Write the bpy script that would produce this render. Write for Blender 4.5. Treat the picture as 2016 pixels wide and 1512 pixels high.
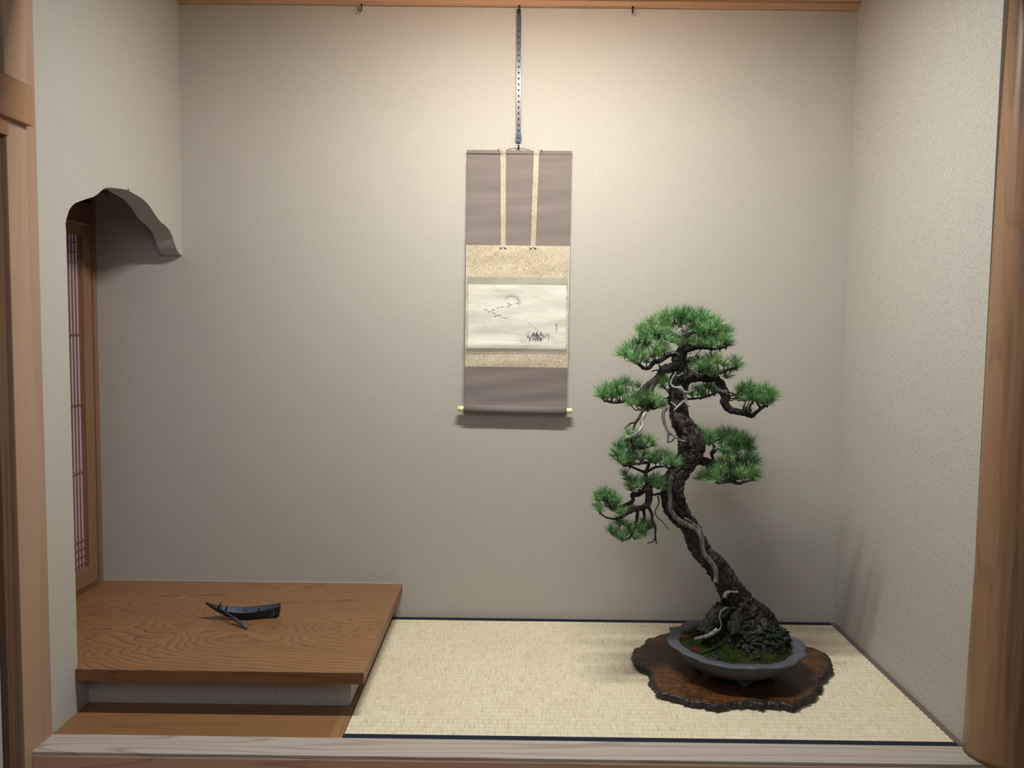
import bpy, bmesh, math, random
from mathutils import Vector, Matrix, noise, geometry
random.seed(7)
S = bpy.context.scene
for o in list(bpy.data.objects): bpy.data.objects.remove(o, do_unlink=True)
COL = S.collection
pi, sin, cos = math.pi, math.sin, math.cos
# ------------------------------------------------------------------ camera
F_PX, PITCH, YAW, ROLL = 1671.85, 0.07076, -0.00361, 0.01192
CAM = Vector((0.03459, -3.32772, 1.17729))
fw = Vector((sin(YAW)*cos(PITCH), cos(YAW)*cos(PITCH), -sin(PITCH)))
rt = Vector((cos(YAW), -sin(YAW), 0)); up = rt.cross(fw)
rt2 = rt*cos(ROLL)+up*sin(ROLL); up2 = -rt*sin(ROLL)+up*cos(ROLL)
cd = bpy.data.cameras.new('camera'); cam = bpy.data.objects.new('camera', cd); COL.objects.link(cam)
cd.sensor_width = 36; cd.lens = F_PX/2016*36; cd.clip_start = .05
cam.matrix_world = Matrix(((rt2.x, up2.x, -fw.x, CAM.x), (rt2.y, up2.y, -fw.y, CAM.y), (rt2.z, up2.z, -fw.z, CAM.z), (0, 0, 0, 1)))
S.camera = cam
# ------------------------------------------------------------------ light
S.view_settings.view_transform = 'Standard'; S.view_settings.look = 'None'
S.view_settings.exposure = 0.0; S.view_settings.gamma = 1.0; S.view_settings.use_curve_mapping = False
W = bpy.data.worlds.new('world'); S.world = W; W.use_nodes = True
W.node_tree.nodes['Background'].inputs[0].default_value = (.80, .88, 1.0, 1)
W.node_tree.nodes['Background'].inputs[1].default_value = 0.03
def area(name, loc, target, sx, sy, power, col):
    l = bpy.data.lights.new(name, 'AREA'); l.shape = 'RECTANGLE'; l.size = sx; l.size_y = sy; l.energy = power; l.color = col
    o = bpy.data.objects.new(name, l); COL.objects.link(o); o.location = loc
    d = (Vector(target)-Vector(loc)).normalized(); o.rotation_euler = d.to_track_quat('-Z', 'Y').to_euler(); return o
area('alcove_lamp', (.12, -.98, 2.36), (.12, -.86, 1.40), .70, .05, 39.5, (.985, .99, .905))
area('room_lamp', (.2, -3.9, 2.35), (.1, -1.0, .5), 1.6, 1.2, 17, (.96, .97, 1.0))

area('window_daylight', (-2.25, -.45, .85), (-1.6, -.45, .85), 1.0, 1.4, 5.5, (.95, .93, 1.0))

# ------------------------------------------------------------------ geometry constants
XL, XR, XS = -1.2665, 1.32, -1.6066
XP, HP, TP = -.4058, .135, .035          # platform right edge, height, thickness
XT = -.442
def at(px, py, Y):                       # point of the plane y = Y seen at that place of the photo
    a = (px-1008)/F_PX; b = (py-756)/F_PX
    d = fw+rt2*a-up2*b; t = (Y-CAM.y)/d.y; return CAM+d*t
def at_ax(ax, v, px, py):
    a = (px-1008)/F_PX; b = (py-756)/F_PX
    d = fw+rt2*a-up2*b; t = (v-CAM[ax])/d[ax]; return CAM+d*t

# ------------------------------------------------------------------ mesh helper
class MB:
    def __init__(s): s.v = []; s.f = []; s.sm = []
    def add(s, vs, fs, smooth=False):
        o = len(s.v); s.v += [Vector(p) for p in vs]; s.f += [tuple(i+o for i in f) for f in fs]; s.sm += [smooth]*len(fs)
    def box(s, a, b, bev=0.0):
        x0, x1 = sorted((a[0], b[0])); y0, y1 = sorted((a[1], b[1])); z0, z1 = sorted((a[2], b[2]))
        if bev <= 0:
            s.add([(x, y, z) for x in (x0, x1) for y in (y0, y1) for z in (z0, z1)],
                  [(0, 1, 3, 2), (4, 6, 7, 5), (0, 4, 5, 1), (2, 3, 7, 6), (0, 2, 6, 4), (1, 5, 7, 3)]); return
        bm = bmesh.new(); bmesh.ops.create_cube(bm, size=1)
        for v in bm.verts: v.co = Vector(((x0+x1)/2+v.co.x*(x1-x0), (y0+y1)/2+v.co.y*(y1-y0), (z0+z1)/2+v.co.z*(z1-z0)))
        bmesh.ops.bevel(bm, geom=bm.edges[:], offset=bev, segments=2, affect='EDGES', profile=.7)
        bm.verts.index_update(); s.add([v.co.copy() for v in bm.verts], [tuple(v.index for v in f.verts) for f in bm.faces]); bm.free()
    def prism(s, pts, fn, d0, d1):       # pts 2-D polygon, fn(u, v, d) -> 3-D
        n = len(pts); tris = geometry.tessellate_polygon([[Vector((p[0], p[1], 0)) for p in pts]])
        vs = [fn(p[0], p[1], d0) for p in pts]+[fn(p[0], p[1], d1) for p in pts]
        s.add(vs, [tuple(t) for t in tris]+[tuple(n+i for i in reversed(t)) for t in tris]+[(i, (i+1) % n, n+(i+1) % n, n+i) for i in range(n)])
    def tube(s, pts, rad, n=10, disp=None, cap=True, flat=None):
        pts = [Vector(p) for p in pts]; m = len(pts)
        T = [(pts[min(i+1, m-1)]-pts[max(i-1, 0)]).normalized() for i in range(m)]
        up_ = Vector((0, 1, 0)) if abs(T[0].y) < .9 else Vector((1, 0, 0))
        N = (up_-T[0]*up_.dot(T[0])).normalized(); vs = []; L = 0
        for i in range(m):
            if i: N = (N-T[i]*N.dot(T[i])).normalized(); L += (pts[i]-pts[i-1]).length
            B = T[i].cross(N); r = rad[i] if hasattr(rad, '__len__') else rad
            for k in range(n):
                a = 2*pi*k/n; rr = r*(disp(L, a, r) if disp else 1)
                vs.append(pts[i]+(N*cos(a)*(flat or 1)+B*sin(a))*rr)
        fs = [(i*n+k, i*n+(k+1) % n, (i+1)*n+(k+1) % n, (i+1)*n+k) for i in range(m-1) for k in range(n)]
        if cap: fs += [tuple(reversed(range(n))), tuple((m-1)*n+k for k in range(n))]
        s.add(vs, fs, True)
    def lathe(s, prof, c, n=48, rf=None, close=False):
        vs = []
        for r, z in prof:
            for k in range(n):
                a = 2*pi*k/n; rr = r*(rf(a, r, z) if rf else 1)
                vs.append((c[0]+cos(a)*rr, c[1]+sin(a)*rr, c[2]+z))
        m = len(prof)
        s.add(vs, [(i*n+k, i*n+(k+1) % n, (i+1)*n+(k+1) % n, (i+1)*n+k) for i in range(m-1) for k in range(n)], True)
        if close: s.add([vs[k] for k in range(n)], [tuple(reversed(range(n)))]); s.add([vs[(m-1)*n+k] for k in range(n)], [tuple(range(n))])
    def grid(s, nu, nv, fn, smooth=True):
        s.add([fn(i/nu, j/nv) for i in range(nu+1) for j in range(nv+1)],
              [(i*(nv+1)+j, (i+1)*(nv+1)+j, (i+1)*(nv+1)+j+1, i*(nv+1)+j+1) for i in range(nu) for j in range(nv)], smooth)
    def mesh(s, name, off=Vector((0, 0, 0))):
        me = bpy.data.meshes.new(name); me.from_pydata([tuple(v-off) for v in s.v], [], s.f)
        me.polygons.foreach_set('use_smooth', s.sm); me.validate(); me.update()
        bm = bmesh.new(); bm.from_mesh(me); bmesh.ops.recalc_face_normals(bm, faces=bm.faces); bm.to_mesh(me); bm.free(); return me
def origin(o):
    p = Vector((0, 0, 0))
    while o: p += o.location; o = o.parent
    return p
def obj(name, mb, mat, parent=None, kind=None, label=None):
    me = mb.mesh(name, origin(parent)) if isinstance(mb, MB) else mb
    o = bpy.data.objects.new(name, me); COL.objects.link(o)
    if not me.materials: me.materials.append(mat)
    o.parent = parent
    if kind: o['kind'] = kind
    if label: o['label'] = label
    return o
def thing(name, label, cat, loc, group=None):
    o = bpy.data.objects.new(name, None); COL.objects.link(o); o.empty_display_size = .05
    o.location = loc; o['label'] = label; o['category'] = cat
    if group: o['group'] = group
    return o
def tag(o, label, cat, kind=None, group=None):
    o['label'] = label; o['category'] = cat
    if kind: o['kind'] = kind
    if group: o['group'] = group
    return o
def struct(name, mb, mat, label, cat):
    return tag(obj(name, mb, mat), label, cat, 'structure')
def subst(name, label, cat, loc): 
    o = thing(name, label, cat, loc); o['kind'] = 'structure'; return o

# ------------------------------------------------------------------ materials
class NT:
    def __init__(s, name, rough=.6, spec=.3):
        s.m = bpy.data.materials.new(name); s.m.use_nodes = True; s.t = s.m.node_tree; s.b = s.t.nodes['Principled BSDF']
        s.b.inputs['Roughness'].default_value = rough; s.b.inputs['Specular IOR Level'].default_value = spec
        s.co = s.t.nodes.new('ShaderNodeTexCoord').outputs['Object']
    def lk(s, a, b): s.t.links.new(a, b)
    def map(s, sc, co=None, rot=(0, 0, 0)):
        n = s.t.nodes.new('ShaderNodeMapping'); n.inputs['Scale'].default_value = sc; n.inputs['Rotation'].default_value = rot
        s.lk(co or s.co, n.inputs[0]); return n.outputs[0]
    def noise(s, scale, co=None, detail=3, rough=.5, dist=0):
        n = s.t.nodes.new('ShaderNodeTexNoise'); n.inputs['Scale'].default_value = scale; n.inputs['Detail'].default_value = detail
        n.inputs['Roughness'].default_value = rough; n.inputs['Distortion'].default_value = dist
        s.lk(co or s.co, n.inputs['Vector']); return n.outputs['Fac']
    def vor(s, scale, co=None, feat='F1'):
        n = s.t.nodes.new('ShaderNodeTexVoronoi'); n.feature = feat; n.inputs['Scale'].default_value = scale
        s.lk(co or s.co, n.inputs['Vector']); return n.outputs[0]
    def math(s, op, a, b=None, c=None):
        n = s.t.nodes.new('ShaderNodeMath'); n.operation = op
        for i, x in enumerate((a, b, c)):
            if x is None: continue
            if isinstance(x, (int, float)): n.inputs[i].default_value = x
            else: s.lk(x, n.inputs[i])
        return n.outputs[0]
    def ramp(s, x, stops, interp='LINEAR'):
        n = s.t.nodes.new('ShaderNodeValToRGB'); e = n.color_ramp.elements; n.color_ramp.interpolation = interp
        while len(e) < len(stops): e.new(.5)
        for el, (p, c) in zip(e, stops):
            el.position = p; el.color = tuple(c)+(1,) if hasattr(c, '__len__') else (c, c, c, 1)
        s.lk(x, n.inputs[0]); return n.outputs[0]
    def mix(s, f, a, b, mode='MIX'):
        n = s.t.nodes.new('ShaderNodeMix'); n.data_type = 'RGBA'; n.blend_type = mode
        for i, x in ((0, f), (6, a), (7, b)):
            if isinstance(x, (int, float)): n.inputs[i].default_value = x
            elif isinstance(x, tuple): n.inputs[i].default_value = x+(1,)
            else: s.lk(x, n.inputs[i])
        return n.outputs[2]
    def xyz(s, co=None):
        n = s.t.nodes.new('ShaderNodeSeparateXYZ'); s.lk(co or s.co, n.inputs[0]); return n.outputs
    def col(s, c):
        if isinstance(c, tuple): s.b.inputs['Base Color'].default_value = c+(1,)
        else: s.lk(c, s.b.inputs['Base Color'])
        return s
    def bump(s, h, st=.5, dist=.002):
        n = s.t.nodes.new('ShaderNodeBump'); n.inputs['Strength'].default_value = st; n.inputs['Distance'].default_value = dist
        s.lk(h, n.inputs['Height'])
        pn = s.b.inputs['Normal']
        if pn.is_linked: s.lk(pn.links[0].from_socket, n.inputs['Normal'])
        s.lk(n.outputs[0], pn); return s
    def rgh(s, x): s.lk(x, s.b.inputs['Roughness']); return s

def plaster(name, c, dark=None):
    n = NT(name, .95, .08); a = n.noise(330, detail=3, rough=.65); b = n.noise(3.0, detail=4); g = n.noise(900, detail=1)
    c2 = tuple(x*.76 for x in c); c3 = tuple(min(1, x*1.22) for x in c)
    k = n.ramp(a, [(.36, c2), (.5, c), (.66, c3)])
    k = n.mix(n.ramp(b, [(.35, 0), (.7, .10)]), k, tuple(x*.88 for x in c))
    n.col(k); n.bump(a, .55, .0022); n.bump(n.vor(170), .10, .0015); return n.m
def wood(name, light, dark, axis=0, ring=9, across=3.0, along=.45, line=.55, rough=.5, spec=.3, fib=.35, dist=.6, seed=0):
    n = NT(name, rough, spec)
    sc = [across]*3; sc[axis] = along
    m = n.t.nodes.new('ShaderNodeMapping'); m.inputs['Scale'].default_value = sc; m.inputs['Location'].default_value = (seed*1.7, seed*2.3, seed*.9)
    n.lk(n.co, m.inputs[0]); co = m.outputs[0]
    f = n.noise(1.0, co, detail=2.2, rough=.45, dist=dist)
    r = n.math('FRACT', n.math('MULTIPLY', f, ring))
    r = n.ramp(r, [(0, .2), (.07, 1.0), (.78, .85), (.95, .12), (1, .2)])
    fs = [300]*3; fs[axis] = 5
    fb = n.noise(1.0, n.map(tuple(fs)), detail=2)
    big = n.noise(1.0, n.map(tuple(x*.9 for x in sc)), detail=3)
    c = n.mix(n.math('MULTIPLY', n.math('SUBTRACT', 1.0, r), line), light, dark)
    c = n.mix(n.math('MULTIPLY', fb, fib), c, dark)
    c = n.mix(n.ramp(big, [(.4, 0), (.75, .35)]), c, tuple(x*.6 for x in light))
    n.col(c); n.bump(fb, .12, .0008); n.bump(r, .08, .0008)
    return n.m
def plain(name, c, rough=.5, spec=.4, metal=0, bump=None, var=.0, vs=40):
    n = NT(name, rough, spec); n.b.inputs['Metallic'].default_value = metal
    if var: n.col(n.mix(n.noise(vs, detail=4), tuple(x*(1-var) for x in c), tuple(min(1, x*(1+var)) for x in c)))
    else: n.col(c)
    if bump: n.bump(n.noise(bump[0], detail=4), bump[1], bump[2])
    return n.m
M = {}
M['wall'] = plaster('sand_plaster', (.49, .462, .425))
M['slab'] = wood('zelkova_wood', (.30, .152, .068), (.10, .042, .020), 0, ring=27, across=4.4, along=.70, line=.9, rough=.36, spec=.35, fib=.35, dist=.5)
def plainsawn(name, light, dark):
    n = NT(name, .36, .35); x = n.xyz()
    w1 = n.noise(1.0, n.map((2.2, 5.5, 1)), detail=2, rough=.4); w2 = n.noise(1.0, n.map((7, 26, 1)), detail=3)
    h = n.math('ADD', n.math('MULTIPLY', n.math('SUBTRACT', x[0], .55), -.33), n.math('MULTIPLY', n.math('SUBTRACT', w1, .5), .42))
    y = n.math('ADD', n.math('ADD', x[1], .10), n.math('MULTIPLY', n.math('SUBTRACT', w1, .5), .16))
    f = n.math('SQRT', n.math('ADD', n.math('MULTIPLY', h, h), n.math('MULTIPLY', y, y)))
    f = n.math('MULTIPLY', n.math('ADD', f, n.math('MULTIPLY', w2, .016)), 52)
    g = n.ramp(n.math('FRACT', f), [(0, .35), (.05, 0), (.55, .08), (.86, .45), (.95, 1), (1, .35)])
    fb = n.noise(1.0, n.map((5, 300, 300)), detail=2); big = n.noise(1.0, n.map((1.6, 8, 1)), detail=3)
    c = n.mix(n.math('MULTIPLY', g, .72), light, dark); c = n.mix(n.math('MULTIPLY', fb, .3), c, dark)
    c = n.mix(n.ramp(big, [(.45, 0), (.75, .5)]), c, (light[0]*.55, light[1]*.55, light[2]*.65))
    n.col(c); n.bump(fb, .12, .0008); return n.m
M['slab'] = plainsawn('zelkova_plain_sawn', (.33, .165, .072), (.085, .036, .018))
M['slab_edge'] = wood('slab_edge_wood', (.28, .130, .058), (.12, .05, .024), 0, ring=10, across=8, along=.5, line=.5, rough=.5)
M['floorw'] = wood('floor_wood', (.31, .155, .068), (.17, .075, .032), 0, ring=9, across=6, along=.35, line=.4, rough=.42, spec=.3, dist=.3, seed=3)
M['strip'] = wood('edge_strip_wood', (.37, .21, .10), (.13, .06, .03), 1, ring=30, across=14, along=.2, line=.7, rough=.5, seed=5, dist=.1)
M['kerb'] = wood('weathered_kerb_wood', (.54, .48, .43), (.27, .20, .17), 0, ring=18, across=7, along=.45, line=.75, rough=.55, spec=.25, dist=.5, seed=2)
M['kerbf'] = wood('kerb_front_wood', (.66, .42, .32), (.30, .16, .11), 0, ring=12, across=6, along=.5, line=.55, rough=.5, seed=6)
M['post'] = wood('cypress_post_wood', (.43, .29, .205), (.30, .18, .115), 2, ring=8, across=4, along=.2, line=.4, rough=.5, seed=1, dist=.2)
M['beam'] = wood('cedar_beam_wood', (.42, .24, .13), (.26, .125, .06), 1, ring=60, across=6, along=.12, line=.6, rough=.55, seed=4, dist=.05)
M['jamb'] = wood('dark_jamb_wood', (.16, .09, .055), (.07, .035, .02), 2, ring=14, across=8, along=.4, line=.7, rough=.6, seed=8)
M['rail'] = wood('picture_rail_wood', (.60, .39, .25), (.36, .19, .11), 0, ring=40, across=12, along=.15, line=.6, rough=.5, seed=9, dist=.05)
M['shojiw'] = wood('shoji_wood', (.30, .17, .10), (.17, .085, .045), 2, ring=20, across=10, along=.3, line=.5, rough=.6, seed=10)
M['darkw'] = wood('recess_wood', (.20, .10, .05), (.10, .045, .025), 1, ring=14, across=8, along=.3, line=.5, rough=.6, seed=11)
M['navy'] = plain('navy_cloth_border', (.020, .026, .042), .9, .1, bump=(1500, .3, .0005))
def paper():
    n = NT('shoji_paper', .95, .05); n.col((.66, .58, .64)); t = n.t
    tr = t.nodes.new('ShaderNodeBsdfTranslucent'); tr.inputs[0].default_value = (.70, .62, .74, 1)
    mx = t.nodes.new('ShaderNodeMixShader'); mx.inputs[0].default_value = .5
    n.lk(n.b.outputs[0], mx.inputs[1]); n.lk(tr.outputs[0], mx.inputs[2])
    n.lk(mx.outputs[0], t.nodes['Material Output'].inputs[0]); return n.m
M['paper'] = paper()
def tatami_mat():
    n = NT('rush_weave', .75, .25)
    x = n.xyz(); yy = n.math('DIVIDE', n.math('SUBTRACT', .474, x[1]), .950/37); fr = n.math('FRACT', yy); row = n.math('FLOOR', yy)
    cv = n.t.nodes.new('ShaderNodeCombineXYZ'); n.lk(n.math('MULTIPLY', x[0], 300), cv.inputs[0]); n.lk(n.math('MULTIPLY', row, 7.31), cv.inputs[1]); n.lk(n.math('MULTIPLY', x[1], 14), cv.inputs[2])
    a = n.noise(1.0, cv.outputs[0], detail=2.5, rough=.75)
    b = n.noise(1.0, n.map((34, 39.2, 10)), detail=2)
    big = n.noise(3.2, detail=4)
    c = n.ramp(a, [(.30, (.52, .42, .28)), (.48, (.74, .65, .48)), (.68, (.84, .77, .62))])
    c = n.mix(n.ramp(b, [(.4, 0), (.75, .45)]), c, (.84, .77, .60))
    c = n.mix(n.ramp(big, [(.45, 0), (.75, .35)]), c, (.66, .55, .38))
    # worn brown patch and pale frayed rushes
    st = n.noise(1.0, n.map((7, 16, 1)), detail=3); rs = n.noise(1.0, n.map((190, 39, 1)), detail=1)
    c = n.mix(n.math('MULTIPLY', n.ramp(st, [(.66, 0), (.74, 1)]), n.ramp(rs, [(.5, 0), (.62, .5)])), c, (.30, .19, .09))
    st2 = n.noise(1.0, n.map((5, 30, 3)), detail=3)
    c = n.mix(n.math('MULTIPLY', n.ramp(st2, [(.68, 0), (.73, 1)]), n.ramp(rs, [(.42, 0), (.5, .7)])), c, (.78, .76, .70))
    g = n.ramp(fr, [(0, .62), (.05, .28), (.13, 0), (.90, 0), (.96, .28), (1, .62)]); c = n.mix(g, c, (.30, .21, .115))  # darker straw at row grooves, with the gap shade put into the colour
    n.col(c); n.bump(a, .6, .0014); return n.m
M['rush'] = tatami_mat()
def cloth(name, c, var, sx, sz):
    n = NT(name, .85, .12); a = n.noise(1.0, n.map((sx, 1, sz)), detail=4, rough=.6); w = n.noise(1.0, n.map((900, 1, 900)), detail=1)
    k = n.mix(a, tuple(x*(1-var) for x in c), tuple(x*(1+var) for x in c)); n.col(n.mix(n.math('MULTIPLY', w, .3), k, tuple(x*.7 for x in c)))
    n.bump(w, .3, .0006); n.bump(n.noise(1.0, n.map((3, 1, 16)), detail=3), .6, .006); return n.m
M['brown'] = cloth('grey_brown_silk', (.225, .190, .178), .22, 3, 60)
def brocade(name, base, pat, sc, th=.5, w=.07):
    n = NT(name, .7, .25); co = n.map((1, .001, 1))
    v = n.noise(sc, co, detail=1.5, dist=1.8); f = n.math('PINGPONG', n.math('MULTIPLY', v, 5.0), .5)
    k = n.ramp(f, [(th-w-.3 if th-w-.3 > 0 else 0, 0), (th-w-.12, 1)])
    fade = n.noise(9, co, detail=3)
    k2 = n.math('MULTIPLY', k, n.ramp(fade, [(.3, .95), (.7, .45)]))
    n.col(n.mix(k2, base, pat)); n.bump(v, .2, .0006); n.bump(n.noise(1.0, n.map((3, 1, 30)), detail=3), .4, .003); return n.m
M['broc'] = brocade('cream_brocade', (.62, .56, .44), (.34, .255, .16), 62)
M['ichi'] = brocade('pale_gold_silk', (.43, .41, .35), (.27, .25, .20), 130)
M['futai'] = brocade('strip_brocade', (.58, .52, .42), (.27, .20, .13), 120)
def painting_paper(cx, cz, R):
    n = NT('aged_painting_paper', .85, .1); x = n.xyz()
    b = n.noise(1.0, n.map((9, 1, 26)), detail=4)
    c = n.ramp(b, [(.3, (.60, .565, .50)), (.5, (.68, .655, .595)), (.7, (.72, .70, .65))])
    dx = n.math('SUBTRACT', x[0], cx); dz = n.math('SUBTRACT', x[2], cz)
    d = n.math('SQRT', n.math('ADD', n.math('MULTIPLY', dx, dx), n.math('MULTIPLY', dz, dz)))
    ring = n.ramp(n.math('DIVIDE', d, R*2), [(.485, 0), (.51, .75), (.62, .45), (.85, 0)])
    side = n.math('ADD', n.math('MULTIPLY', dx, .35/R), n.math('MULTIPLY', dz, .95/R))
    m = n.math('MULTIPLY', ring, n.ramp(n.math('ADD', side, .15), [(0, 0), (.8, 1)]))
    n.col(n.mix(m, c, (.22, .25, .28))); n.bump(n.noise(1.0, n.map((12, 1, 40)), detail=4), .6, .004); return n.m
M['ink'] = plain('ink', (.03, .033, .036), .8, .1)
M['inkl'] = plain('thin_ink', (.17, .18, .19), .8, .1)
M['seal'] = plain('faded_seal_red', (.45, .22, .15), .8, .1)
M['ivory'] = plain('ivory_roller_end', (.80, .72, .50), .35, .4, var=.08)
M['cord'] = plain('cream_cord', (.60, .52, .40), .8, .1)
M['silver'] = plain('silvered_tip', (.75, .72, .68), .3, .6)
M['strap'] = plain('blued_metal_strap', (.085, .080, .105), .23, .35, metal=0, bump=(300, .12, .0004))
M['clip'] = plain('blue_metal_slider', (.05, .075, .13), .55, .3)
M['iron'] = plain('black_iron', (.012, .012, .014), .45, .5, metal=.6)
M['boat'] = plain('black_cast_iron', (.014, .019, .032), .42, .5, metal=.2, bump=(260, .5, .0012), var=.35, vs=60)
M['boatin'] = plain('grey_iron', (.060, .080, .115), .48, .5, metal=.2, bump=(220, .5, .001), var=.4, vs=70)  # lighter grey than the hull, for the lining, ribs and oar
M['pot'] = plain('unglazed_grey_stoneware', (.082, .087, .110), .46, .4, bump=(45, .18, .003), var=.16, vs=14)
def burl(name, a, b, rough, bp):
    n = NT(name, rough, .45); f = n.noise(26, detail=5, rough=.65, dist=2.2); g = n.noise(110, detail=3); h = n.noise(4, detail=3)
    c = n.ramp(f, [(.3, b), (.5, a), (.68, tuple(x*1.6 for x in a))]); c = n.mix(n.ramp(g, [(.4, 0), (.7, .45)]), c, b)
    c = n.mix(n.ramp(h, [(.42, 0), (.6, .65)]), c, b); n.col(c); n.bump(f, bp, .004); n.bump(g, .3, .001); return n.m
M['burl'] = burl('polished_burl_wood', (.135, .055, .018), (.018, .009, .006), .36, .35)
M['burle'] = burl('burl_edge_wood', (.030, .020, .020), (.010, .008, .009), .30, .9)
def bark():
    n = NT('pine_bark', .88, .15); a = n.noise(55, detail=6, rough=.7); b = n.noise(160, detail=4); c_ = n.vor(95, n.map((1, 1, .45)))
    c = n.ramp(a, [(.32, (.012, .011, .010)), (.5, (.038, .032, .029)), (.66, (.105, .093, .084))])
    c = n.mix(n.ramp(n.noise(9, detail=3), [(.5, 0), (.72, .4)]), c, (.115, .105, .090))
    n.col(c); n.bump(a, .9, .006); n.bump(c_, .5, .004); n.bump(b, .5, .002); return n.m
M['bark'] = bark()
def basebark():
    n = NT('mossy_base_bark', .92, .12); a = n.noise(70, detail=6, rough=.7); s = n.vor(240)
    c = n.ramp(a, [(.32, (.009, .008, .007)), (.5, (.028, .025, .022)), (.68, (.085, .082, .078))])
    c = n.mix(n.ramp(n.noise(14, detail=4), [(.52, 0), (.64, .8)]), c, (.018, .036, .009))
    c = n.mix(n.math('MULTIPLY', n.ramp(s, [(.10, 1), (.2, 0)]), n.ramp(n.noise(25), [(.5, 0), (.6, 1)])), c, (.42, .42, .42))
    n.col(c); n.bump(a, 1, .007); return n.m
M['base'] = basebark()
def deadwood(name, c1, c2):
    n = NT(name, .6, .3); a = n.noise(1.0, n.map((120, 120, 22)), detail=4)
    n.col(n.ramp(a, [(.35, c1), (.62, c2)])); n.bump(a, .6, .0015); return n.m
M['jin'] = deadwood('silver_deadwood', (.15, .15, .15), (.46, .455, .45))
M['shari'] = deadwood('grey_stripped_wood', (.075, .068, .062), (.25, .232, .215))
M['browndead'] = deadwood('brown_dead_branch', (.035, .025, .014), (.10, .072, .04))
def needles(name, c1, c2):
    n = NT(name, .34, .55)
    oi = n.t.nodes.new('ShaderNodeObjectInfo').outputs['Random']
    a = n.noise(60, detail=2); k = n.math('ADD', n.math('MULTIPLY', oi, .6), n.math('MULTIPLY', a, .5))
    n.col(n.ramp(k, [(.15, c1), (.85, c2)])); t = n.t
    tr = t.nodes.new('ShaderNodeBsdfTranslucent'); tr.inputs[0].default_value = c2+(1,)
    mx = t.nodes.new('ShaderNodeMixShader'); mx.inputs[0].default_value = .22
    n.lk(n.b.outputs[0], mx.inputs[1]); n.lk(tr.outputs[0], mx.inputs[2]); n.lk(mx.outputs[0], t.nodes['Material Output'].inputs[0]); return n.m
M['needle'] = needles('green_pine_needle', (.05, .18, .05), (.27, .50, .20))
M['bud'] = plain('twig_brown', (.06, .042, .028), .85, .1)
def moss():
    n = NT('moss', .95, .08); a = n.noise(38, detail=4); b = n.noise(420, detail=3); c0 = n.noise(11, detail=4)
    c = n.ramp(b, [(.3, (.008, .016, .003)), (.55, (.028, .050, .009)), (.75, (.065, .105, .02))])
    c = n.mix(n.ramp(a, [(.45, 0), (.62, .85)]), c, (.024, .017, .010)); c = n.mix(n.ramp(c0, [(.52, 0), (.66, .8)]), c, (.06, .028, .012))
    n.col(c); n.bump(b, .9, .004); n.bump(a, .6, .008); return n.m
M['moss'] = moss()
M['clod'] = plain('brown_soil_clod', (.085, .042, .018), .95, .1, bump=(120, .8, .004), var=.5, vs=60)
M['clodr'] = plain('reddish_bark_chip', (.060, .020, .010), .9, .1, bump=(120, .8, .004), var=.5, vs=60)
M['leaf'] = plain('small_green_leaf', (.06, .20, .05), .5, .3)
M['roomfloor'] = plain('room_floor_rush', (.42, .36, .24), .8, .1, var=.1)

# ------------------------------------------------------------------ room shell
b = MB(); b.box((XS-.10, 0, -.06), (XR+.06, .06, 2.80)); struct('wall_back', b, M['wall'], 'beige sand plaster back wall behind the hanging scroll', 'wall')
b = MB(); b.box((XR, -1.0, -.06), (XR+.06, 0, 2.80)); struct('wall_right', b, M['wall'], 'beige plaster side wall at the right of the alcove beside the log pillar', 'wall')
# left wing wall with the cusped opening
ARCH = [(-.8575, 1.429), (-.860, 1.450), (-.8533, 1.4656), (-.8381, 1.4908), (-.822, 1.505), (-.8028, 1.5161), (-.767, 1.5286), (-.7179, 1.5433), (-.695, 1.550), (-.6733, 1.5591), (-.648, 1.573),
        (-.6233, 1.587), (-.6064, 1.5921), (-.575, 1.597), (-.5444, 1.6002), (-.50, 1.6045), (-.4648, 1.607), (-.459, 1.610), (-.4551, 1.6168), (-.450, 1.609), (-.4425, 1.6053), (-.405, 1.602), (-.3695, 1.5975), (-.342, 1.594), (-.3174, 1.587), (-.29, 1.577),
        (-.2682, 1.5660), (-.245, 1.554), (-.2219, 1.5415), (-.195, 1.532), (-.165, 1.5262), (-.1373, 1.5180), (-.118, 1.510), (-.1052, 1.500), (-.088, 1.485), (-.0734, 1.4656), (-.060, 1.450), (-.0453, 1.4392), (-.025, 1.430), (.0, 1.4263)]
poly = [(-1.0, -.06), (0, -.06), (0, HP-TP), (-.853, HP-TP)]+ARCH+[(0, 2.80), (-1.0, 2.80)]
b = MB(); b.prism(poly, lambda u, v, d: (d, u, v), XL, XL-.07)
struct('wall_left', b, M['wall'], 'plaster wing wall at the left with a cusped arched opening', 'wall')
# recess behind the wing wall
b = MB(); b.box((XS-.10, -.03, 1.62), (XS-.02, -.87, 2.80)); struct('wall_recess', b, M['wall'], 'small plaster wall above the paper window in the left recess', 'wall')
b = MB(); b.box((XS-.10, -.87, -.06), (XL-.07, -.93, 2.80)); struct('wall_recess_front', b, M['wall'], 'plaster return wall closing the left recess at the front', 'wall')
b = MB(); b.box((XS-.12, .06, 2.80), (XR+.10, -1.16, 2.86)); struct('ceiling', b, M['darkw'], 'dark wooden ceiling boards over the alcove', 'ceiling')
b = MB(); b.box((XL-.16, -1.02, 2.188), (XR+.26, -1.13, 2.36), .004); struct('trim_1', b, M['beam'], 'wooden lintel across the top front of the alcove', 'beam')
b = MB(); b.box((XL-.16, -1.05, 2.36), (XR+.18, -1.11, 2.80)); struct('wall_front', b, M['wall'], 'plaster wall above the front lintel of the alcove', 'wall')
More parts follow.
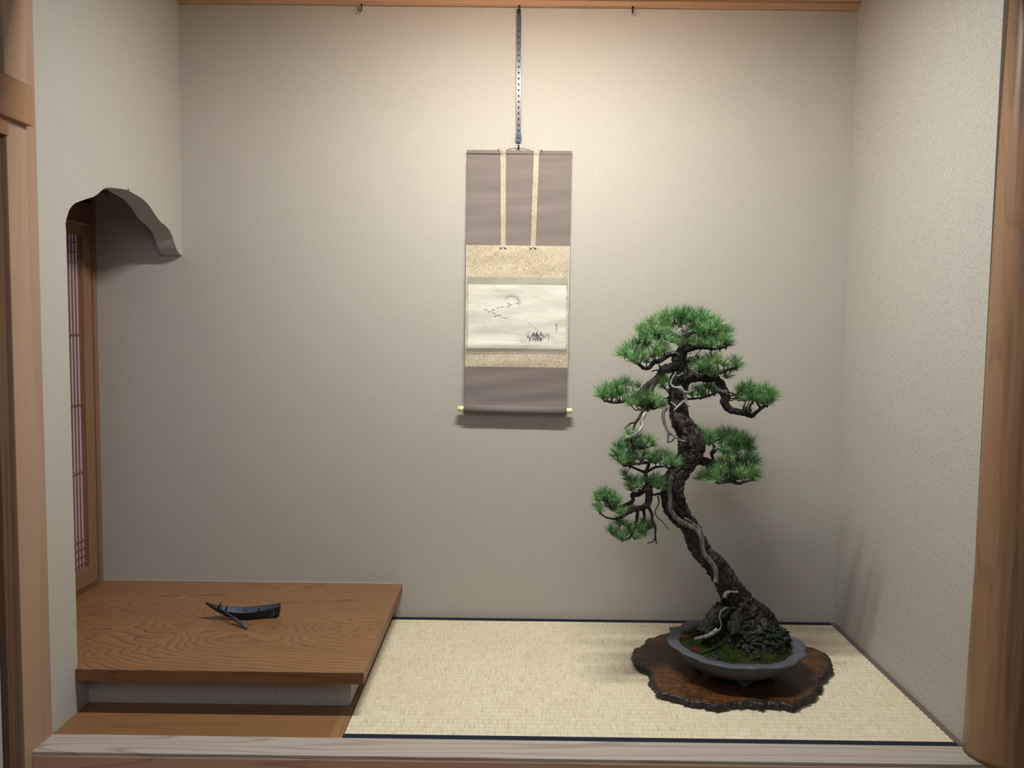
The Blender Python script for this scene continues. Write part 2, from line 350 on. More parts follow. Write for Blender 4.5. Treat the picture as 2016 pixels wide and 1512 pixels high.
# under-floor, room floor
b = MB(); b.box((XS-.10, .0, -.10), (XR+.06, -1.0, -.06)); struct('trim_2', b, M['darkw'], 'wooden underfloor carrying the alcove boards and mat', 'floor')
b = MB(); b.box((-2.6, -1.10, -.20), (2.6, -4.6, -.16)); struct('floor', b, M['roomfloor'], 'rush floor of the room in front of the raised alcove', 'floor')
b = MB(); b.box((XL-.03, -1.178, -.16), (XL-.09, -3.6, 2.3)); struct('wall_room_left', b, M['wall'], 'pale plaster room wall left of the dark jamb at the frame edge', 'wall')
# front kerb: two faces with own look
kz = .0
kt = subst('trim_3', 'greyish weathered wooden kerb rail along the front edge of the alcove', 'kerb', (0, -1.05, -.16))
b = MB(); b.box((XL, -1.0, -.010), (XR+.30, -1.1010, .0015), .002); obj('kerb_top', b, M['kerb'], kt, label='grey weathered top face of the kerb')
b = MB(); b.box((XL+.0, -1.001, -.16), (XR+.30, -1.1035, -.0085), .004); obj('kerb_front', b, M['kerbf'], kt, label='reddish brown front face of the kerb')
# left corner post, jamb, tie beam
b = MB(); b.box((XL-.125, -1.0, -.16), (XL+.001, -1.136, 2.80), .004); struct('trim_4', b, M['post'], 'pale square wooden corner post at the left front of the alcove', 'post')
b = MB(); b.box((XL-.12, -1.136, -.16), (XL-.012, -1.180, 1.72), .003); struct('trim_5', b, M['jamb'], 'dark brown door jamb in front of the left corner post', 'jamb')
b = MB(); b.box((XL-.06, -1.131, 1.640), (XL+.004, -1.26, 1.720), .002); struct('trim_6', b, M['beam'], 'small pale wooden head rail under the tie beam at the left edge', 'rail')
b = MB(); b.box((XL-.05, -1.045, 1.682), (XL+.020, -3.2, 1.786), .004); struct('trim_7', b, M['beam'], 'brown wooden tie beam end overlapping the left corner post', 'beam')
# log pillar at the right
def log_r(L, a, r):
    p = Vector((cos(a)*1.3, sin(a)*1.3, L*1.1)); q = Vector((cos(a)*4, sin(a)*4, L*1.6)); k = 1+.045*noise.noise(p)+.022*noise.noise(q*2)
    return k+.012*noise.noise(Vector((cos(a)*14, sin(a)*14, L*2.2)))
b = MB(); n = 190
pts = [(1.3965+.003*sin(i*.05), -1.05, .0018+2.798*i/n) for i in range(n+1)]
b.tube(pts, [.0965-.0215*i/n for i in range(n+1)], 96, log_r)
lm = wood('polished_log_wood', (.32, .185, .105), (.12, .062, .034), 2, ring=8, across=7, along=.5, line=.35, rough=.36, spec=.4, seed=12)
struct('trim_8', b, lm, 'round natural log pillar at the right front of the alcove', 'pillar')

# picture rail on the back wall
pr_ = subst('trim_9', 'moulded wooden picture rail along the top of the back wall', 'rail', (0, 0, 2.40))
b = MB(); b.prism([(0, 2.378), (-.014, 2.3775), (-.021, 2.383), (-.021, 2.399), (0, 2.399)], lambda u, v, d: (d, u, v), XL, XR); obj('rail_moulding', b, M['rail'], pr_)
b = MB(); b.prism([(0, 2.399), (-.043, 2.399), (-.052, 2.407), (-.052, 2.450), (0, 2.450)], lambda u, v, d: (d, u, v), XL, XR); obj('rail_board', b, M['rail'], pr_)

b = MB(); b.box((XS-.02, -.001, 1.665), (XL-.071, -.869, 1.69)); struct('ceiling_recess', b, M['darkw'], 'low dark board ceiling inside the left recess', 'ceiling')
# ------------------------------------------------------------------ shoji window in the recess
w1 = subst('window_1', 'narrow paper lattice window in the recess behind the wing wall', 'window', (XS, -.45, HP))
y0, y1 = -.036, -.86
b = MB(); b.box((XS, -.036, .150), (XS-.028, -.100, 1.532), .001); obj('stile', b, M['shojiw'], w1)
b = MB(); b.box((XS, -.800, .150), (XS-.028, -.860, 1.532), .001); obj('stile', b, M['shojiw'], w1)
b = MB(); b.box((XS, -.100, .150), (XS-.028, -.800, .222), .001); obj('bottom_rail', b, M['shojiw'], w1)
b = MB(); b.box((XS, -.100, 1.492), (XS-.028, -.800, 1.532), .001); obj('top_rail', b, M['shojiw'], w1)
b = MB(); b.box((XS-.020, -.095, .215), (XS-.0205, -.805, 1.50)); obj('paper', b, M['paper'], w1)
vb = MB(); vb.box((XS-.0145, 0, .222), (XS-.0195, -.0040, 1.492)); vm = None
for i in range(29):
    y = -.1234-.0235*i
    if y < -.795: break
    if vm is None: o = obj('lattice_bar', vb, M['shojiw'], w1); vm = o.data
    else: o = obj('lattice_bar', vm, M['shojiw'], w1)
    o.location.y = y+.0020
hm = None
for z in (1.461, 1.4254, 1.3898, 1.1193, .8535, .5941, .3308, .2999, .269, .2399):
    if hm is None:
        hb = MB(); hb.box((XS-.0095, -.100, -.0026), (XS-.0142, -.800, .0026)); o = obj('cross_bar', hb, M['shojiw'], w1); hm = o.data; z00 = 0
    else: o = obj('cross_bar', hm, M['shojiw'], w1)
    o.location.z = z
b = MB(); b.box((XS-.03, -.001, HP-.02), (XS+.004, -.030, 1.664), .001); struct('trim_10', b, M['shojiw'], 'thin wooden post in the back corner of the left recess', 'post')
b = MB(); b.box((XS-.04, -.031, 1.540), (XS+.006, -.868, 1.618), .001); struct('trim_11', b, M['darkw'], 'dark wooden head rail above the paper lattice window', 'rail')
b = MB(); b.box((XS-.04, -.031, HP-.02), (XS+.006, -.868, .147), .001); struct('trim_12', b, M['darkw'], 'wooden sill under the paper lattice window', 'sill')

# ------------------------------------------------------------------ platform, boards, panel
pl = thing('writing_desk_slab', 'raised reddish brown zelkova board with a black boat on it', 'platform', (-.8, -.43, HP-TP))
YF = -.8690
b = MB(); b.prism([(XP, -.004), (XP, YF), (XL+.0015, YF), (XL+.0015, -.8505), (XS+.008, -.8505), (XS+.008, -.004)], lambda u, v, d: (u, v, d), HP, HP-.0035); obj('top_board', b, M['slab'], pl)
b = MB(); b.prism([(XP, -.004), (XP, YF), (XL+.0015, YF), (XL+.0015, -.8505), (XS+.008, -.8505), (XS+.008, -.004)], lambda u, v, d: (u, v, d), HP-.0035, HP-TP); obj('edge_band', b, M['slab_edge'], pl, label='darker edge of the board')
def rr(x0, x1, z0, z1, r):
    p = [(x0, z1), (x0, z0)]
    for i in range(7): a = i/6*pi/2; p.append((x1-r+r*sin(a), z0+r-r*cos(a)))
    return p+[(x1, z1)]
b = MB(); b.prism(rr(XL+.001, -.4575, .0, HP-TP, .009), lambda u, v, d: (u, d, v), -.795, -.004); struct('trim_13', b, M['wall'], 'low plaster panel under the raised wooden board', 'panel')
fb = subst('floor_boards', 'orange brown floor boards below the raised slab', 'floor', (-.87, -.9, -.02))
b = MB(); b.box((XL+.001, -.796, -.02), (-.4815, -.9650, .0)); obj('board', b, M['floorw'], fb)
b = MB(); b.box((XL+.001, -.9655, -.02), (-.4815, -.9995, .0003)); obj('board', b, M['floorw'], fb, label='pale narrow front board')
b = MB(); b.box((-.481, -.004, -.02), (-.4445, -.9995, .0006)); obj('board', b, M['strip'], fb, label='finely grooved narrow board beside the mat')
# under-panel hidden floor
b = MB(); b.box((XS+.008, -.0002, HP), (XP, -.0040, HP+.0030)); struct('baseboard_platform', b, plain('pale_plaster_bead', (.46, .43, .41), .8, .1), 'thin pale bead between the raised board and the back wall', 'trim')
# ------------------------------------------------------------------ tatami
tm = thing('tatami_mat', 'pale straw tatami mat with navy cloth borders on the alcove floor', 'mat', (.43, -.5, -.05))
TX0, TX1 = XT, XR-.018
rows = 37; yb, yf = -.026, -.976; pitch = (yb-yf)/rows
prof = []
for i in range(rows):
    for t, h in ((0, -.0034), (.09, -.0008), (.25, .0004), (.6, .0006), (.86, .0000), (.955, -.0034)): prof.append((yb-(i+t)*pitch, h))
prof.append((yf, -.0016))
b = MB(); nx = 60
b.grid(len(prof)-1, nx, lambda u, v: (TX0+(TX1-TX0)*v, prof[round(u*(len(prof)-1))][0], prof[round(u*(len(prof)-1))][1]+.0006*noise.noise(Vector((v*6, u*9, 0)))), True)
b.box((TX0, yb, -.05), (TX1, yf, -.0042))
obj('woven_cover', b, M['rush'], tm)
b = MB(); b.box((TX0, -.006, -.05), (TX1, -.0262, .0016), .0012); obj('cloth_border', b, M['navy'], tm)
b = MB(); b.box((TX0, -.9755, -.05), (TX1, -1.0, .0016), .0012); obj('cloth_border', b, M['navy'], tm)
b = MB(); b.box((XT, -.0002, -.05), (XR-.0005, -.0058, .003)); struct('baseboard_back', b, plain('grey_edge_strip', (.30, .26, .24), .7, .2), 'thin grey wooden strip between the mat and the back wall', 'trim')
b = MB(); b.box((XR-.0175, -.006, -.05), (XR-.0003, -.9995, .003), .001); struct('baseboard_right', b, plain('brown_grey_edge_strip', (.16, .125, .115), .6, .3), 'thin brown strip between the mat and the right wall', 'trim')

# ------------------------------------------------------------------ hanging scroll
def bump1(z, c, w): return math.exp(-((z-c)/w)**2)
def ysheet(x, z):
    t = (1.84-z)/1.0
    y = -.014-.012*t-.006*bump1(z, 1.095, .022)+.003*bump1(z, 1.06, .02)-.0018*sin(x*9+z*11)*t+.0012*sin(z*46+x*5)+.0009*sin(z*90-x*14)
    y -= .006*bump1(z, .845, .02)
    return min(y, -.006)
sx0 = lambda z: -.1605+.0045*max(0, min(1, (1.84-z)/1.0))*0
scl = thing('hanging_scroll', 'long vertical hanging scroll with a small landscape ink painting', 'scroll', (.04, -.02, .83))
ZT, ZB = 1.8405, .845
def edges(z):                                     # left and right edge of the mounted cloth
    t = (ZT-z)/(ZT-ZB); return -.1600-.0005*t, .2415-.0055*t
def band(name, z1, z0, mat, x_in=0.0, off=0.0, nz=None, nx=14, xa=None, xb=None, parent=scl, label=None):
    m = MB(); nz = nz or max(4, int((z1-z0)/.006))
    def fn(u, v):
        z = z1+(z0-z1)*u; l, r = edges(z)
        l, r = (l+x_in, r-x_in) if xa is None else (xa, xb)
        x = l+(r-l)*v; return (x, ysheet(x, z)-off, z)
    m.grid(nz, nx, fn)
    nv = len(m.v)                                   # give the cloth a thin back
    m.grid(nz, nx, lambda u, v: (lambda p: (p[0], p[1]+.0006, p[2]))(fn(u, v)))
    return obj(name, m, mat, parent, label=label)
band('upper_cloth', 1.835, 1.4790, M['brown'])
band('brocade_panel', 1.4790, 1.0095, M['broc'])
band('lower_cloth', 1.0095, .852, M['brown'])
band('silk_band', 1.356, 1.3285, M['ichi'], .0045, .0007)
band('silk_band', 1.0810, 1.0665, M['ichi'], .0045, .0007)
ZP1, ZP0 = 1.3285, 1.0810
mc = at(1007.5, 597, -.03)
M['ppaper'] = painting_paper(mc.x-.04, mc.z-.83, .0245)
pp = band('painting', ZP1, ZP0, M['ppaper'], xa=-.1505, xb=.2290, off=.0010, nx=30)
for side in (0, 1):
    m = MB(); nz = 60
    def fn(u, v):
        z = 1.479+(1.0095-1.479)*u; e = edges(z)[side]; s_ = 1 if side == 0 else -1
        x = e+s_*(.0018*v); return (x, ysheet(x, z)-.0009, z)
    m.grid(nz, 1, fn); obj('edge_piping', m, plain('white_piping', (.72, .68, .60), .7, .1), scl)
for z in (1.0660,):
    m = MB(); m.grid(20, 1, lambda u, v: ((lambda x: (x, ysheet(x, z)-.0013, z-.0016*v))(-.154+.385*u))); obj('edge_piping', m, bpy.data.materials['white_piping'], scl)
# top stave
b = MB(); b.box((-.1605, -.006, 1.8270), (.2425, -.0175, 1.8415), .003); obj('top_stave', b, M['brown'], scl)
# hanging strips with tassel ends
def futai(pxt, pxb, sx):
    m = MB(); m2 = MB()
    xt = at(pxt, 296, -.03).x; xb_ = at(pxb, 485, -.03).x; N = 60
    def fn(u, v):
        z = 1.8415+(1.474-1.8415)*u; x = xt+(xb_-xt)*u; w = .0108*(1-.10*u*(1 if u > .75 else 0)); a = .0025*sin(u*5)
        xx = x+(v-.5)*2*w*.5*1.9; return (xx, ysheet(xx, z)-.0030-.004*sin(u*pi)-(.008 if z > 1.826 else 0)*1-a*v, z)
    m.grid(N, 2, fn); m.grid(N, 2, lambda u, v: (lambda p: (p[0], p[1]+.0008, p[2]))(fn(u, v)))
    o = obj('hanging_strip', m, M['futai'], scl)
    y = ysheet(xb_, 1.474)-.004
    for d in (-1, 1):
        t = MB(); t.tube([(xb_+d*.004, y, 1.474), (xb_+d*.009, y-.002, 1.4725), (xb_+d*.0115, y-.002, 1.470)], [.0028, .0034, .0022], 8); obj('tassel', t, M['silver'], o)
futai(990.5, 990.5, 0); futai(1056.5, 1049.5, 0)
# roller
yr = -.030; zr = .8445
b = MB(); b.tube([(-.164, yr, zr), (.0, yr, zr-.0015), (.236, yr, zr-.004)], .0165, 24); obj('roller', b, M['brown'], scl)
for (xa, xb_) in ((-.187, -.163), (.2355, .2585)):
    dz = 0 if xa < 0 else -.003
    b = MB(); s_ = .0105
    b.tube([(xa, yr, zr+dz), (xa+.001, yr, zr+dz), (xb_-.001, yr, zr+dz), (xb_, yr, zr+dz)], [s_*.9, s_*1.02, s_*1.0, s_*.9], 24); obj('roller_end', b, M['ivory'], scl)
# cord and eyelets
P0 = at(981, 293.5, -.018); P1 = at(1015, 285.5, -.016); P2 = at(1026, 285.5, -.016); P3 = at(1067, 296, -.018)
b = MB(); b.tube([P0, (P0+P1)/2+Vector((0, 0, .0006)), P1, (P1+P2)/2+Vector((0, -.006, .002)), P2, (P2+P3)/2+Vector((0, 0, .0006)), P3], .0014, 6); obj('cord', b, M['cord'], scl)
for p in (P0, P3):
    b = MB(); b.tube([p+Vector((0, .0, -.008)), p, p+Vector((0, -.001, .002))], .0016, 6); obj('eyelet', b, M['iron'], scl)
b = MB()
for d in (-1, 1):
    c = at(1021, 289, -.02); b.tube([c+Vector((d*.006, -.002, .008)), c+Vector((d*.0075, -.004, .0)), c+Vector((d*.006, -.004, -.008))], [.002, .0032, .0026], 8)
obj('cord_knot', b, plain('pale_cord_knot', (.62, .62, .62), .6, .3), scl)
# ink strokes
def strokes(name, lst, mat, parent, off=.0016):
    m = MB()
    for pts, w in lst:
        q = []
        for i, (px, py) in enumerate(pts):
            p = at(900+px/8.765, 560+py/8.765, -.028); q.append((p.x, p.z))
        for i in range(len(q)-1):
            a = Vector(q[i]); c = Vector(q[i+1]); d = (c-a); 
            if d.length < 1e-6: continue
            nn = Vector((-d.y, d.x)).normalized(); n_ = len(q)-1
            w0 = w*(.35+.65*sin(pi*(i+.25)/(n_+.5))); w1 = w*(.35+.65*sin(pi*(i+1.25)/(n_+.5)))
            ps = [a+nn*w0/2, a-nn*w0/2, c-nn*w1/2, c+nn*w1/2]
            m.add([(p.x, ysheet(p.x, p.y)-off, p.y) for p in ps], [(0, 1, 2, 3)])
    return obj(name, m, mat, parent)
R_ = random.Random(3)
for (gx, gy, gw) in ((490, 437, 80), (625, 440, 72), (555, 470, 78), (635, 495, 76), (705, 407, 78), (775, 390, 68), (880, 322, 55), (915, 350, 95), (880, 378, 62), (1035, 327, 62), (720, 535, 100), (655, 547, 62), (825, 578, 118)):
    h = gw*.10
    strokes('painted_goose', [([(gx-gw/2, gy-h*.4), (gx-gw*.2, gy-h*.1), (gx, gy+h*.3)], .0011), ([(gx, gy+h*.3), (gx+gw*.22, gy-h*.9), (gx+gw/2, gy-h*.6)], .0010),
                              ([(gx-gw*.1, gy), (gx+gw*.05, gy+h*.6), (gx+gw*.2, gy+h*.9)], .0020)], M['ink'], pp)
L1, L2 = [], []
for i in range(125):
    t = R_.gauss(0, 1); x = 1390+t*125; 
    if x < 1080 or x > 1700: continue
    k = math.exp(-((x-1390)/180)**2); y = R_.uniform(860, 985)-k*R_.uniform(0, 40); h = R_.uniform(18, 45)+k*R_.uniform(10, 45); le = R_.uniform(-.45, .45)
    st = ([(x, y+h/2), (x+le*h*.4, y), (x+le*h, y-h/2)], R_.uniform(.0007, .0013)+k*.0007)
    (L1 if R_.random() < .35+.4*k else L2).append(st)
for x in (815, 870, 900, 960, 1010): L2.append(([(x, 895+R_.uniform(0, 20)), (x+4, 935)], .0007))
for x in (1070, 1110, 1165, 1180): L2.append(([(x-15, 885), (x+15, 860)], .0007))
L2 += [([(1140, 632), (1190, 636)], .0006), ([(1230, 650), (1262, 685), (1285, 722)], .0009), ([(1285, 722), (1240, 755)], .0007), ([(1180, 808), (1215, 798)], .0007), ([(1245, 800), (1250, 850)], .0010),
       ([(1318, 710), (1330, 745), (1350, 775)], .0008), ([(1388, 700), (1385, 740)], .0008), ([(1340, 762), (1370, 735)], .0007), ([(1330, 800), (1378, 765), (1410, 805)], .0009), ([(1370, 860), (1395, 820), (1415, 790)], .0010), ([(1230, 815), (1235, 835)], .0009), ([(1380, 800), (1420, 840)], .0010),
       ([(640, 940), (760, 950), (940, 962), (1120, 972)], .0006), ([(480, 950), (640, 938)], .0005), ([(1275, 735), (1255, 740)], .0006)]
for x in range(1100, 1700, 26): L2.append(([(x, 985+R_.uniform(-12, 25)), (x+8, 1000+R_.uniform(-12, 25))], .0007))
strokes('painted_reeds', L1, M['ink'], pp); strokes('painted_reeds', L2, M['inkl'], pp)
strokes('signature', [([(1716, 672), (1716, 705), (1714, 740)], .0012), ([(1694, 692), (1716, 680), (1742, 690)], .0012), ([(1700, 712), (1716, 702), (1732, 712)], .0009), ([(1704, 725), (1712, 735), (1728, 728)], .0010),
                      ([(1708, 750), (1704, 765), (1712, 772)], .0010), ([(1728, 745), (1730, 760), (1722, 772)], .0010), ([(1712, 785), (1722, 788)], .0009), ([(1710, 790), (1712, 812), (1724, 805)], .0012), ([(1716, 795), (1720, 806)], .0012)], M['ink'], pp)
strokes('seal_mark', [([(1712, 822), (1722, 834)], .0022)], M['seal'], pp, .0015)

# adjustable hanger strap
hs = thing('scroll_hanger', 'perforated blue grey metal strap holding up the hanging scroll', 'hanger', (.034, -.012, 1.87))
pT = at(1021.5, 17, -.016); pB = at(1021, 262, -.014)
x0 = pT.x; zt = pT.z; zb = pB.z-.006; wd = .0086; ya, yb2 = -.0115, -.0135
xs = lambda z: x0+(pB.x-x0)*(zt-z)/(zt-zb)
b = MB(); holes = [at(1021, 64+11.4*i, -.013).z for i in range(18)]
def seg(z1, z0, xa, xb_):
    c1, c0 = xs(z1), xs(z0)
    b.add([(c1+xa, ya, z1), (c1+xb_, ya, z1), (c1+xb_, yb2, z1), (c1+xa, yb2, z1), (c0+xa, ya, z0), (c0+xb_, ya, z0), (c0+xb_, yb2, z0), (c0+xa, yb2, z0)],
          [(0, 1, 2, 3), (7, 6, 5, 4), (0, 4, 5, 1), (1, 5, 6, 2), (2, 6, 7, 3), (3, 7, 4, 0)])
topslot = (at(1021, 31, -.013).z, at(1021, 24, -.013).z)
cuts = [(topslot[1], topslot[0], .0050)]+[(h+.0046, h-.0046, .0028) for h in holes]
zc = zt
for (h1, h0, hw) in cuts:
    seg(zc, h1, -wd, wd); seg(h1, h0, -wd, -hw); seg(h1, h0, hw, wd); zc = h0
seg(zc, zb, -wd, wd)
obj('strap', b, M['strap'], hs)
c = at(1021, 271, -.016)
b = MB(); z = c.z
b.prism([(-.0098, .013), (.0098, .013), (.0105, -.006), (.0062, -.018), (-.0062, -.018), (-.0105, -.006)], lambda u, v, d: (c.x+u, d, z+v), -.0085, -.0195); obj('slider', b, M['clip'], hs, label='dark blue slider clip')
b = MB()
for d in (-1, 1): b.tube([(c.x+d*.0095, -.014, z-.002), (c.x+d*.0122, -.014, z-.002)], .0014, 8)
b.tube([(c.x, -.019, z-.001), (c.x, -.0215, z-.001)], .0022, 10); obj('rivet', b, M['iron'], hs)
b = MB(); b.tube([(c.x, -.015, z-.016), (c.x, -.017, z-.028), (c.x, -.020, z-.038), (c.x+.001, -.018, z-.042), (c.x, -.012, z-.040)], .0028, 8); obj('hook', b, M['iron'], hs)
# nail + hooks on picture rail
nl = thing('nail', 'round headed iron nail above the scroll hanger', 'nail', (x0, -.010, zt+.006))
p = at(1022.5, 12.5, -.030); b = MB(); b.tube([(p.x, -.008, p.z), (p.x, -.030, p.z), (p.x, -.032, p.z), (p.x, -.036, p.z)], [.0018, .0018, .0048, .0022], 12); obj('nail_head', b, M['iron'], nl)
b = MB(); b.tube([(p.x, -.0290, p.z-.003), (p.x, -.0270, p.z-.010), (x0, -.018, zt-.002), (x0, -.0155, topslot[0]-.001), (x0, -.010, topslot[0]+.001)], .0022, 8); obj('nail_hook', b, M['iron'], nl)
def rail_hook(px, py, lab, curl, py2):
    p = at(px, py, -.026); z2 = at(px, py2, -.026).z; t = thing('rail_hook', lab, 'hook', (p.x, -.026, p.z))
    b = MB(); b.tube([(p.x, -.018, p.z), (p.x, -.028, p.z), (p.x, -.030, p.z), (p.x, -.0335, p.z)], [.0018, .0018, .0044, .002], 12); obj('nail_head', b, M['iron'], t)
    b = MB(); pts = [(p.x, -.027, p.z), (p.x-.0005, -.027, (p.z+z2)/2), (p.x-.0005, -.027, z2+.001)]
    if curl: pts += [(p.x-.003, -.028, z2-.001), (p.x-.0095, -.029, z2), (p.x-.0112, -.030, z2+.003), (p.x-.0118, -.031, z2+.0135)]
    else: pts += [(p.x, -.030, z2-.002), (p.x, -.038, z2), (p.x, -.040, z2+.010)]
    b.tube(pts, .0020, 8); obj('hook_wire', b, M['iron'], t)
rail_hook(712, 10, 'small black J shaped iron hook on the rail, left of the scroll', True, 22)
rail_hook(1245.5, 15, 'small straight black iron hook on the rail, right of the scroll', False, 26)

# ------------------------------------------------------------------ boat ornament on the slab
bt = thing('boat_ornament', 'small black cast iron boat figurine with an oar on the raised board', 'figurine', (-.87, -.42, HP))
A = Vector((-.990, -.428, HP)); Bv = Vector((-.7925, -.395, HP))      # stern-to-bow axis on the board
ax = (Bv-A).normalized(); sd = Vector((-ax.y, ax.x, 0)); Lb = (Bv-A).length
st = []   # t, bottom z, rim z, half width bottom, half width rim
for t, bz, rz, hb, hr in ((-.22, .0560, .0625, .002, .0035), (-.14, .0440, .0530, .004, .008), (-.06, .0330, .0470, .007, .015), (.05, .0210, .0400, .011, .022), (.15, .0120, .0350, .015, .027), (.27, .0045, .0310, .018, .031), (.42, .001, .0285, .020, .033), (.58, .0005, .0300, .020, .033), (.74, .0010, .0330, .018, .031), (.88, .0020, .0370, .015, .027), (1.0, .0060, .0400, .012, .023), (1.03, .018, .0420, .014, .023)):
    st.append((t, bz, rz, hb, hr))
def hullp(t, w, z): return A+ax*(t*Lb)+sd*w+Vector((0, 0, z))
b = MB(); vs = []
for (t, bz, rz, hb, hr) in st:
    th = .0016
    vs += [hullp(t, -hr, rz), hullp(t, -hb, bz), hullp(t, hb, bz), hullp(t, hr, rz), hullp(t, hr-th, rz), hullp(t, hb*.9, bz+th), hullp(t, -hb*.9, bz+th), hullp(t, -hr+th, rz)]
ns = len(st); fs = [(i*8+k, (i+1)*8+k, (i+1)*8+(k+1) % 8, i*8+(k+1) % 8) for i in range(ns-1) for k in range(8)]
fs += [tuple(range(8)), tuple(reversed(range((ns-1)*8, ns*8)))]
b.add(vs, fs); obj('hull', b, M['boat'], bt)
b = MB(); vs = []
for (t, bz, rz, hb, hr) in st[3:]:
    k = .0022; vs += [hullp(t, -hr+k, rz-.001), hullp(t, -hb*.85, bz+.0025), hullp(t, hb*.85, bz+.0025), hullp(t, hr-k, rz-.001)]
ns = len(st)-3; b.add(vs, [(i*4+k, (i+1)*4+k, (i+1)*4+k+1, i*4+k+1) for i in range(ns-1) for k in range(3)]); obj('inner_lining', b, M['boatin'], bt, label='lighter grey inside of the boat')
b = MB(); t, bz, rz, hb, hr = st[-1]
b.add([hullp(1.0, -hr, rz), hullp(1.0, hr, rz), hullp(1.0, hb, .004), hullp(1.0, -hb, .004), hullp(1.02, -hr, rz+.001), hullp(1.02, hr, rz+.001), hullp(1.02, hb, .006), hullp(1.02, -hb, .006)],
      [(0, 1, 2, 3), (4, 7, 6, 5), (0, 4, 5, 1), (1, 5, 6, 2), (2, 6, 7, 3), (3, 7, 4, 0)]); obj('transom', b, M['boat'], bt)
for t, w, zz in ((.42, .029, .027), (.90, .024, .034)):
    for d in (-1, 1): b = MB(); b.add([hullp(t-.05, d*w, zz), hullp(t+.05, d*w, zz), hullp(t+.05, d*w*.72, .007), hullp(t-.05, d*w*.72, .007), hullp(t-.05, d*w*.93, zz), hullp(t+.05, d*w*.93, zz), hullp(t+.05, d*w*.66, .007), hullp(t-.05, d*w*.66, .007)], [(0, 1, 2, 3), (4, 7, 6, 5), (0, 4, 5, 1), (1, 5, 6, 2), (2, 6, 7, 3), (3, 7, 4, 0)]); obj('rib', b, M['boatin'], bt)
for t in (.64, .97):
    b = MB(); b.add([hullp(t, -.027, .024), hullp(t+.04, -.027, .024), hullp(t+.04, .027, .024), hullp(t, .027, .024), hullp(t, -.022, .020), hullp(t+.04, -.022, .020), hullp(t+.04, .022, .020), hullp(t, .022, .020)], [(0, 1, 2, 3), (4, 7, 6, 5), (0, 4, 5, 1), (1, 5, 6, 2), (2, 6, 7, 3), (3, 7, 4, 0)]); obj('thwart', b, M['boat'], bt)
for (px, py, px2, py2) in ((428, 1201, 436, 1186), (443, 1206, 447, 1192)):
    b = MB(); a = at(px, py, -.432); c = at(px2, py2, -.426); b.tube([a, a.lerp(c, .6), c], [.0042, .0034, .0026], 8); obj('rowing_pin', b, M['boat'], bt)
for (q0, q1) in (((428, 1199), (447, 1205)), ((432, 1203), (449, 1209))):
    b = MB(); a = at(*q0, -.430); c = at(*q1, -.432); b.tube([a, c], .0019, 8); obj('cross_brace', b, M['boat'], bt)
b = MB(); o1 = at(446, 1206, -.452); o2 = at_ax(2, HP+.003, 487, 1237.5); o0 = at(441, 1202.5, -.447)
b.tube([o0, o1, o1.lerp(o2, .33), o1.lerp(o2, .36), o1.lerp(o2, .7), o2], [.0024, .0028, .0034, .0062, .0066, .0046], 10, flat=.95); obj('oar', b, M['boatin'], bt)

# ------------------------------------------------------------------ burl wood stand
cr = [(110, 970), (130, 935), (200, 905), (240, 850), (300, 835), (370, 802), (430, 795), (520, 745), (640, 715), (760, 690), (900, 672), (1050, 668), (1200, 690), (1350, 735), (1480, 800), (1580, 880), (1660, 918), (1720, 922), (1790, 945), (1880, 995), (1905, 1045), (1908, 1085), (1925, 1125), (1905, 1150), (1868, 1172), (1860, 1205), (1818, 1215), (1828, 1285), (1785, 1312), (1768, 1362), (1700, 1395), (1640, 1428), (1605, 1455), (1550, 1462), (1480, 1446), (1400, 1442), (1330, 1432), (1300, 1450), (1235, 1440), (1160, 1428), (1100, 1440), (1050, 1432), (960, 1450), (880, 1462), (800, 1448), (740, 1430), (660, 1425), (600, 1408), (520, 1385), (430, 1358), (370, 1342), (328, 1305), (300, 1262), (268, 1215), (278, 1165), (240, 1128), (190, 1105), (145, 1082), (120, 1020)]
out = [at_ax(2, .008, 1220+x/4.582, 1080+y/4.582) for x, y in cr]
cen = sum(out, Vector())/len(out); cen.z = 0
dense = []
for i in range(len(out)):
    p0, p1, p2, p3 = out[i-1], out[i], out[(i+1) % len(out)], out[(i+2) % len(out)]
    for k in range(8):
        t = k/8; q = .5*((2*p1)+(p2-p0)*t+(2*p0-5*p1+4*p2-p3)*t*t+(3*p1-p0-3*p2+p3)*t**3); dense.append(q)
nd = len(dense)
stand = thing('burl_stand', 'dark irregular live edge burl wood slab under the bonsai pot', 'stand', (cen.x, cen.y, .0015))
ZS = .0245
def sring(sc_, z, amp, insum=0):
    r = []
    for i, q in enumerate(dense):
        d = Vector((q.x-cen.x, q.y-cen.y, 0)); l = d.length; d.normalize()
        k = l-insum+amp*noise.noise(Vector((q.x*60, q.y*60, z*90)))+amp*.6*noise.noise(Vector((q.x*150, q.y*150, z*200)))
        zz = z+(.0022*noise.noise(Vector((q.x*45, q.y*45, 3+z*30))) if z > .002 else 0)
        r.append(Vector((cen.x+d.x*k*sc_, cen.y+d.y*k*sc_, zz)))
    return r
b = MB(); rings = [sring(1, ZS, 0, .012), sring(1, ZS-.0008, .002, .006), sring(1, ZS-.004, .007, .002), sring(1, ZS-.010, .010, 0), sring(1, .008, .010, -.001), sring(1, .0040, .004, .002), sring(1, .0014, .001, .006)]
for r in rings: b.v += r
for j in range(len(rings)-1):
    for i in range(nd): b.f.append((j*nd+i, j*nd+(i+1) % nd, (j+1)*nd+(i+1) % nd, (j+1)*nd+i)); b.sm.append(True)
b.f.append(tuple(range((len(rings)-1)*nd, len(rings)*nd))); b.sm.append(False)
obj('live_edge', b, M['burle'], stand, label='dark knobbly glossy edge')
b = MB(); NR = 14
